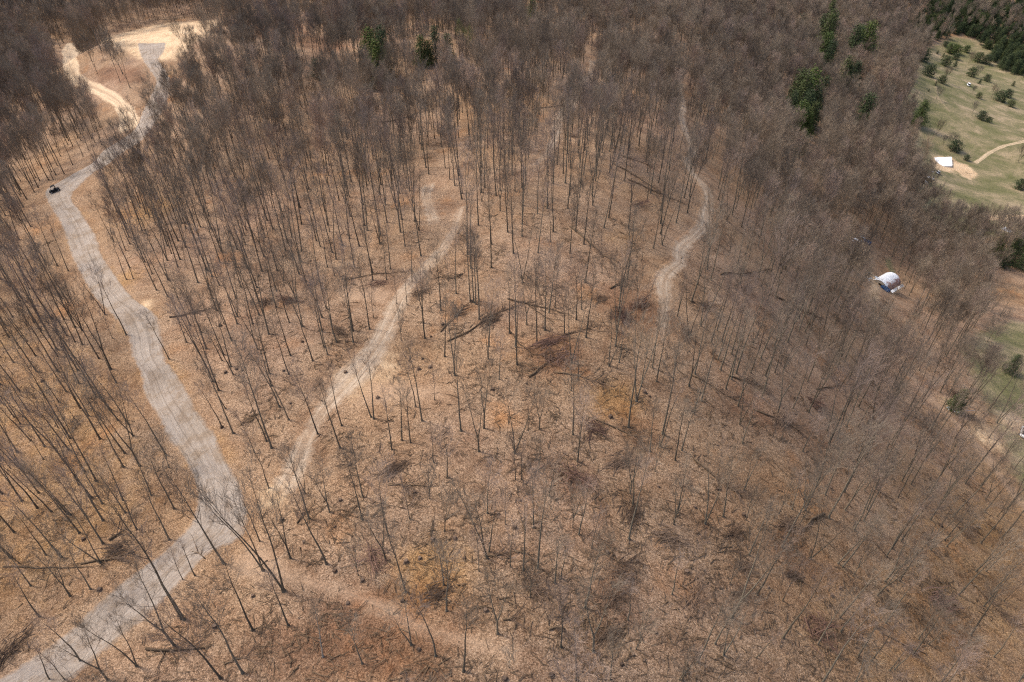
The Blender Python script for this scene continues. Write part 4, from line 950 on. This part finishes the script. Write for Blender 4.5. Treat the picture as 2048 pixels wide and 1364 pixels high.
# sticks and slash too many to count
A = MB(); cnt = 0; cl = [at(rnd.uniform(500, 2000), rnd.uniform(420, 1360)) for _ in range(420)] + [at(rnd.uniform(0, 2040), rnd.uniform(300, 1360)) for _ in range(120)]
def stick(x, y, az, L, r):
    a = gpt(x, y, r + rnd.uniform(0, .12)); e = gpt(x + math.cos(az) * L, y + math.sin(az) * L, rnd.uniform(.0, .25)); m = (a + e) / 2 + Vector((rnd.gauss(0, L * .06), rnd.gauss(0, L * .06), rnd.uniform(.0, .15)))
    A.tube([a, m, e], [r, r * .75, 0], 3, False)
for c_ in cl:
    if on_path(c_.x, c_.y, 1.5): continue
    az0 = rnd.uniform(0, 6.28); k = rnd.randint(6, 30); sp = rnd.uniform(.6, 2.4)
    for j in range(k):
        stick(c_.x + rnd.gauss(0, sp), c_.y + rnd.gauss(0, sp), az0 + rnd.gauss(0, 1.0), rnd.uniform(.4, 1.0) * rnd.uniform(.8, 3.2), rnd.choice([.02, .03, .045, .07]))
for k in range(9500):
    q = at(rnd.uniform(-100, 2150), 200 + 1250 * rnd.random() ** .8)
    if on_path(q.x, q.y, .3) or mask_at(OM, q.x, q.y) > .5: continue
    stick(q.x, q.y, rnd.uniform(0, 6.28), rnd.uniform(.4, 2.2), rnd.choice([.02, .028, .035, .045, .06]))
o = A.build('forest_litter_sticks', M_log); tag(o, 'dead sticks and slash strewn over the leaf litter', 'slash', kind='stuff')

# ------------------------------------------------------------------ built things
P_white = plain('white_paint', (.78, .78, .76), .4, var=.05); P_silver = plain('silver_paint', (.55, .57, .60), .3, .3, .05); P_black = plain('black_paint', (.012, .013, .016), .25)
P_glass = plain('window_glass', (.02, .025, .03), .08); P_rub = plain('tyre_rubber', (.02, .02, .02), .85); P_rim = plain('wheel_metal', (.45, .45, .45), .4, .6)
P_lamp = plain('lamp_lens', (.75, .73, .68), .2); P_red = plain('red_paint', (.24, .030, .020), .6, var=.5); P_blue = plain('blue_tarp', (.020, .055, .13), .5, var=.35, scale=1.5)
P_conc = plain('fresh_concrete', (.84, .84, .83), .7, var=.04, scale=.6); P_wood = plain('grey_boards', (.34, .30, .25), .8, var=.35); P_tin = plain('weathered_tin', (.50, .51, .52), .5, .3, .25)
P_seat = plain('seat_vinyl', (.03, .03, .032), .7)
def loft(st, n=8, p=3.2):
    """st: (x, half width, z low, z high) stations -> rounded box body"""
    A = MB(); vs = []; fs = []
    for x, w_, a, b in st:
        for k in range(n * 2):
            t = math.pi * k / n; c, s_ = math.cos(t), math.sin(t)
            vs.append((x, w_ * math.copysign(abs(c) ** (2 / p), c), (a + b) / 2 + (b - a) / 2 * math.copysign(abs(s_) ** (2 / p), s_)))
    m = n * 2
    for i in range(len(st) - 1):
        for k in range(m): fs.append((i * m + k, i * m + (k + 1) % m, (i + 1) * m + (k + 1) % m, (i + 1) * m + k))
    fs.append(tuple(range(m - 1, -1, -1))); fs.append(tuple((len(st) - 1) * m + k for k in range(m))); A.add(vs, fs); return A
def wheel(root, x, y, r, wd):
    T = MB(); T.tube([(0, -wd / 2, 0), (0, -wd * .42, 0), (0, wd * .42, 0), (0, wd / 2, 0)], [r * .86, r, r, r * .86], 16)
    w_ = T.build('wheel', P_rub, root); w_.location = (x, y, r)
    Q = MB(); s_ = 1 if y > 0 else -1; Q.tube([(0, s_ * wd * .5, 0), (0, s_ * wd * .53, 0)], [r * .55, r * .5], 12); Q.build('rim', P_rim, w_)
def ground_frame(root, b, rz):
    e = .8; gx = (gh(b.x + e, b.y) - gh(b.x - e, b.y)) / (2 * e); gy = (gh(b.x, b.y + e) - gh(b.x, b.y - e)) / (2 * e)
    nrm = Vector((-gx, -gy, 1)).normalized(); root.matrix_world = Matrix.Translation(b) @ (nrm.to_track_quat('Z', 'Y').to_matrix() @ Matrix.Rotation(rz, 3, 'Z')).to_4x4()
def car(name, lb, cat, u, v, rz, paint, L=4.3, W=1.75, H=1.45, van=False):
    r = empty(name); tag(r, lb, cat); h = H
    loft([(-L/2, W*.40, .35, .72), (-L*.47, W*.48, .24, .82), (-L*.3, W*.5, .22, .88), (L*.2, W*.5, .22, .88), (L*.42, W*.48, .24, .78), (L/2, W*.38, .32, .62)]).build('body', paint, r, True)
    if van: g_ = [(-L*.48, W*.46, .8, h*.98), (-L*.4, W*.47, .8, h), (L*.2, W*.46, .8, h*.98), (L*.4, W*.42, .8, .95)]; rf = [(-L*.49, W*.43, h*.9, h+.02), (-L*.3, W*.44, h*.9, h+.06), (L*.15, W*.43, h*.9, h+.05), (L*.24, W*.38, h*.9, h)]
    else: g_ = [(-L*.42, W*.42, .8, .9), (-L*.3, W*.43, .8, h), (L*.05, W*.43, .8, h), (L*.25, W*.41, .8, .92)]; rf = [(-L*.31, W*.36, h-.08, h+.01), (-L*.2, W*.40, h-.08, h+.04), (L*.0, W*.40, h-.08, h+.04), (L*.07, W*.36, h-.08, h+.01)]
    loft(g_).build('windows', P_glass, r, True); loft(rf).build('roof', paint, r, True)
    for x in (-L*.31, L*.31):
        for y in (-W*.46, W*.46): wheel(r, x, y, .33, .22)
    for y in (-W*.33, W*.33):
        A = MB(); A.box((L*.485, y, .62), (.12, .32, .14)); A.build('headlight', P_lamp, r); A = MB(); A.box((-L*.485, y, .68), (.08, .28, .14)); A.build('taillight', P_red, r)
    ground_frame(r, at(u, v), rz); return r
car('parked_car', 'silver car parked just below the white concrete slab', 'car', 1875, 347, R(-50), P_silver, L=4.2)
car('parked_van', 'white van standing alone in the upper field', 'van', 1936, 171, R(-18), P_white, L=4.6, H=1.9, van=True)
car('pickup_car', 'white car cut by the right frame edge', 'car', 2046, 868, R(-48), P_white, L=4.6)
# small off-road vehicle on the hairpin
r = empty('utility_vehicle'); tag(r, 'small black off-road vehicle parked on the gravel hairpin', 'off-road vehicle')
loft([(-1.45, .50, .38, .72), (-1.3, .66, .34, .86), (-.4, .68, .32, .80), (.45, .68, .32, .80), (.7, .64, .36, 1.02), (1.2, .58, .40, .92), (1.42, .45, .45, .74)]).build('body', P_black, r, True)
for x in (-.98, .98):
    for y in (-.66, .66): wheel(r, x, y, .34, .26)
A = MB()
for y in (-.6, .6):
    A.tube([(-.85, y, .8), (-.75, y * .93, 1.75), (.35, y * .93, 1.75), (.78, y, .98)], [.035] * 4, 6)
for x in (-.75, .35): A.tube([(x, -.56, 1.75), (x, .56, 1.75)], [.03] * 2, 6)
A.build('roll_cage', P_black, r)
A = MB(); A.box((-.2, 0, 1.81), (1.25, 1.28, .06), top=.94); A.build('roof', P_black, r)
A = MB(); A.add([(.80, -.55, 1.02), (.80, .55, 1.02), (.39, .52, 1.72), (.39, -.52, 1.72), (.77, -.55, 1.01), (.77, .55, 1.01), (.36, .52, 1.71), (.36, -.52, 1.71)], [(0, 1, 2, 3), (7, 6, 5, 4), (0, 3, 7, 4), (1, 5, 6, 2), (0, 4, 5, 1), (2, 6, 7, 3)]); A.build('windshield', plain('clear_shield', (.30, .38, .48), .1), r)
for y in (-.3, .3):
    A = MB(); A.box((-.35, y, .95), (.5, .5, .16)); A.box((-.6, y, 1.22), (.14, .5, .6)); A.build('seat', P_seat, r)
    A = MB(); A.box((1.38, y * 1.4, .80), (.1, .2, .1)); A.build('headlight', P_lamp, r)
ground_frame(r, at(111, 384), R(-52)); r.scale = (.86, .92, .92)
# concrete slab
q = [at(*p_) for p_ in [(1869,315),(1901,319),(1903,335),(1871,329)]]; zt = sum(p_.z for p_ in q) / 4 + .35
A = MB(); A.add([(p_.x, p_.y, zt) for p_ in q] + [(p_.x, p_.y, zt - 1.6) for p_ in q], [(3, 2, 1, 0), (4, 5, 6, 7), (0, 1, 5, 4), (1, 2, 6, 5), (2, 3, 7, 6), (3, 0, 4, 7)])
o = A.build('concrete_slab', P_conc); tag(o, 'white rectangular concrete slab on bare sand in the field', 'slab')
# arched metal shed
g = NG('rusty_arched_tin'); tc = g.n('ShaderNodeTexCoord').outputs['Object']; sx = g.n('ShaderNodeSeparateXYZ'); g.l(tc, sx.inputs[0])
rust = g.ramp(g.math('ADD', g.math('MULTIPLY', sx.outputs[1], -.16), g.math('MULTIPLY', g.noise(tc, .9, 4, .7), .9)), [(.67, 0.0), (.80, .85)])
c = g.mix(rust, g.ramp(g.noise(tc, 3.0, 4, .7), [(.3, (.60, .61, .62)), (.7, (.82, .83, .84))]), (.24, .085, .055)); g.b.inputs['Roughness'].default_value = .5; M_shed = g.out(c)
r = empty('arched_shed'); tag(r, 'arched metal shed with rusty side on the wooded slope', 'shed')
L_, RW, HH = 7.0, 3.0, 3.1; A = MB(); vs = []; fs = []; n = 22; ns = 36
for i in range(ns + 1):
    x = -L_ / 2 + L_ * i / ns; k0 = .035 * (i % 2)
    for j in range(n + 1):
        t = math.pi * j / n; vs.append((x, math.cos(t) * (RW + k0), -.5 + math.sin(t) ** .85 * (HH + .5 + k0)))
m = n + 1
for i in range(ns):
    for j in range(n): fs.append((i * m + j, i * m + j + 1, (i + 1) * m + j + 1, (i + 1) * m + j))
A.add(vs, fs); o = A.build('arched_roof', M_shed, r); md = o.modifiers.new('thick', 'SOLIDIFY'); md.thickness = .06
for x, nm in ((-L_ / 2 + .12, 'front_wall'), (L_ / 2 - .12, 'back_wall')):
    A = MB(); pv = [(math.cos(math.pi * j / n) * (RW - .1), -.5 + math.sin(math.pi * j / n) ** .85 * (HH + .36)) for j in range(n + 1)]
    if nm == 'front_wall': pv = [q_ for q_ in pv]; pv += [(-1.9, -.5), (-1.9, 1.9), (.4, 2.1), (.4, -.5)]
    N_ = len(pv); A.add([(x - .04, a, b) for a, b in pv] + [(x + .04, a, b) for a, b in pv], [tuple(range(N_)), tuple(range(2 * N_ - 1, N_ - 1, -1))] + [(i, i + N_, (i + 1) % N_ + N_, (i + 1) % N_) for i in range(N_)])
    A.build(nm, P_wood, r)
for k in range(4):
    A = MB(); A.box((-L_ * .30 + k * 1.55, -RW - .55, .95), (1.40, .85, .05)); o = A.build('eave_sheet', [P_white, P_tin, P_white, P_tin][k], r); o.rotation_euler = (R(-0 + 20), 0, 0); o.location = (0, -.1, 1.35)
A = MB()
for k in range(3): A.box((-2.6 + k * 2.7, -RW - 1.3, .3), (.1, .1, 1.7))
A.build('eave_posts', P_wood, r)
b = at(1768, 572); r.location = b + Vector((0, 0, .25)); r.rotation_euler = (0, 0, R(34))
o = brush(90, 12, 1, .5).mesh('x', P_blue); bpy.data.meshes.remove(o)
def heap(name, lb, cat, u, v, rx, ry, rz_, mat, seed, rot=0.0):
    rr = random.Random(seed); A = MB(); n, m = 14, 7; vs = []; fs = []
    for i in range(m):
        t = i / (m - 1) * math.pi / 2
        for k in range(n): q_ = 1 + rr.uniform(-.14, .14); vs.append((rx * math.cos(t) * q_ * math.copysign(abs(math.cos(k * 6.283 / n)) ** .6, math.cos(k * 6.283 / n)), ry * math.cos(t) * q_ * math.copysign(abs(math.sin(k * 6.283 / n)) ** .6, math.sin(k * 6.283 / n)), rz_ * math.sin(t) * (1 + rr.uniform(-.1, .1)) - .15))
    for i in range(m - 1):
        for k in range(n): fs.append((i * n + k, i * n + (k + 1) % n, (i + 1) * n + (k + 1) % n, (i + 1) * n + k))
    A.add(vs, fs); o = A.build(name, mat, None); o.location = at(u, v); o.rotation_euler = (0, 0, rot); tag(o, lb, cat); return o
heap('tarp_heap', 'dark blue tarp over a heap in front of the arched shed', 'tarp', 1769, 579, 1.6, 1.0, 1.3, P_blue, 3, R(-50))
heap('grey_trailer_cover', 'grey covered machine right of the blue tarp', 'machine', 1782, 583, 1.3, .6, .9, P_tin, 4, R(20))
heap('tarp_heap', 'blue tarp among junk in the wood above the shed', 'tarp', 1733, 484, 1.5, 1.1, 1.0, P_blue, 5, R(-30))
def sheets(name, lb, cat, u, v, n, sz, mat, seed, spread=1.0):
    rr = random.Random(seed); A = MB()
    for k in range(n): A.box((rr.gauss(0, spread), rr.gauss(0, spread), .12 + k * .09), (rr.uniform(.4, 1) * sz, rr.uniform(.3, .8) * sz, .05), rr.uniform(0, 3))
    for k in range(n): x, y = rr.gauss(0, spread), rr.gauss(0, spread); A.tube([(x, y, .1), (x + rr.gauss(0, 1.2), y + rr.gauss(0, 1.2), rr.uniform(.2, .9))], [.05, .04], 5)
    o = A.build(name, mat); o.location = at(u, v); tag(o, lb, cat)
sheets('scrap_pile', 'pale metal scrap scattered at the field edge by the car', 'scrap pile', 1858, 354, 9, 1.2, P_white, 6, 1.5)
sheets('scrap_pile', 'second little pile of pale scrap nearest the woods', 'scrap pile', 1853, 366, 5, 1.3, P_white, 7, .7)
sheets('white_panel', 'small white panel standing left of the silver car', 'panel', 1866, 345, 2, 1.6, P_white, 8, .3)
sheets('board_stack', 'pale boards lying left of the upper blue tarp', 'boards', 1708, 481, 5, 1.5, P_white, 9, .8)
sheets('board_stack', 'stack of light boards beside the upper blue tarp', 'boards', 1724, 474, 5, 1.2, P_tin, 10, .6)
sheets('fence_scrap', 'white scrap strewn before the arched shed', 'scrap pile', 1738, 560, 5, 1.2, P_tin, 11, .9)
sheets('stone_line', 'pale rubble beside the valley track', 'rubble', 1903, 823, 6, .8, P_tin, 12, 1.0)
# white open frame
r = empty('shelter_frame', at(1676, 490), R(-20)); tag(r, 'white open frame standing in the wood left of the junk', 'frame')
A = MB(); A.box((0, 0, 1.55), (2.6, .14, .14)); A.box((-1.2, -1.3, 1.5), (.14, 2.6, .14)); A.box((1.2, -1.3, 1.45), (.14, 2.6, .14)); A.build('rails', P_white, r)
A = MB()
for x in (-1.2, 1.2):
    for y in (0, -2.6): A.box((x, y, .7), (.12, .12, 1.6))
A.build('posts', P_wood, r)
# red machine at the field edge
r = empty('farm_machine', at(1836, 322), R(-12)); tag(r, 'rusty red machine with pale top at the edge of the trees', 'machine')
A = MB(); A.box((0, 0, .95), (3.2, 1.5, .9), top=.9); A.build('red_body', P_red, r)
A = MB(); A.box((-.8, .1, 1.55), (1.1, 1.2, .3)); A.box((.7, .1, 1.5), (1.0, 1.1, .2)); A.build('pale_top', P_white, r)
for x in (-1.1, 1.1):
    for y in (-.8, .8): wheel(r, x, y, .5, .25)
sheets('grey_roof_sheet', 'grey flat sheet by the dirt lane at right', 'sheet', 2015, 462, 3, 5.0, P_tin, 13, .5)
trail('field_track', [(2110,275,1.6),(2048,283,1.6),(2008,292,1.6),(1975,308,1.6),(1948,328,1.6)], 1.6, M_sand, .08, .8)
trail('field_path', [(1868,140,1.2),(1873,175,1.2),(1876,195,1.2),(1890,212,1.2),(1902,228,1.2)], 1.2, M_faint, .08, .8)
print('OBJ', len(bpy.data.objects))
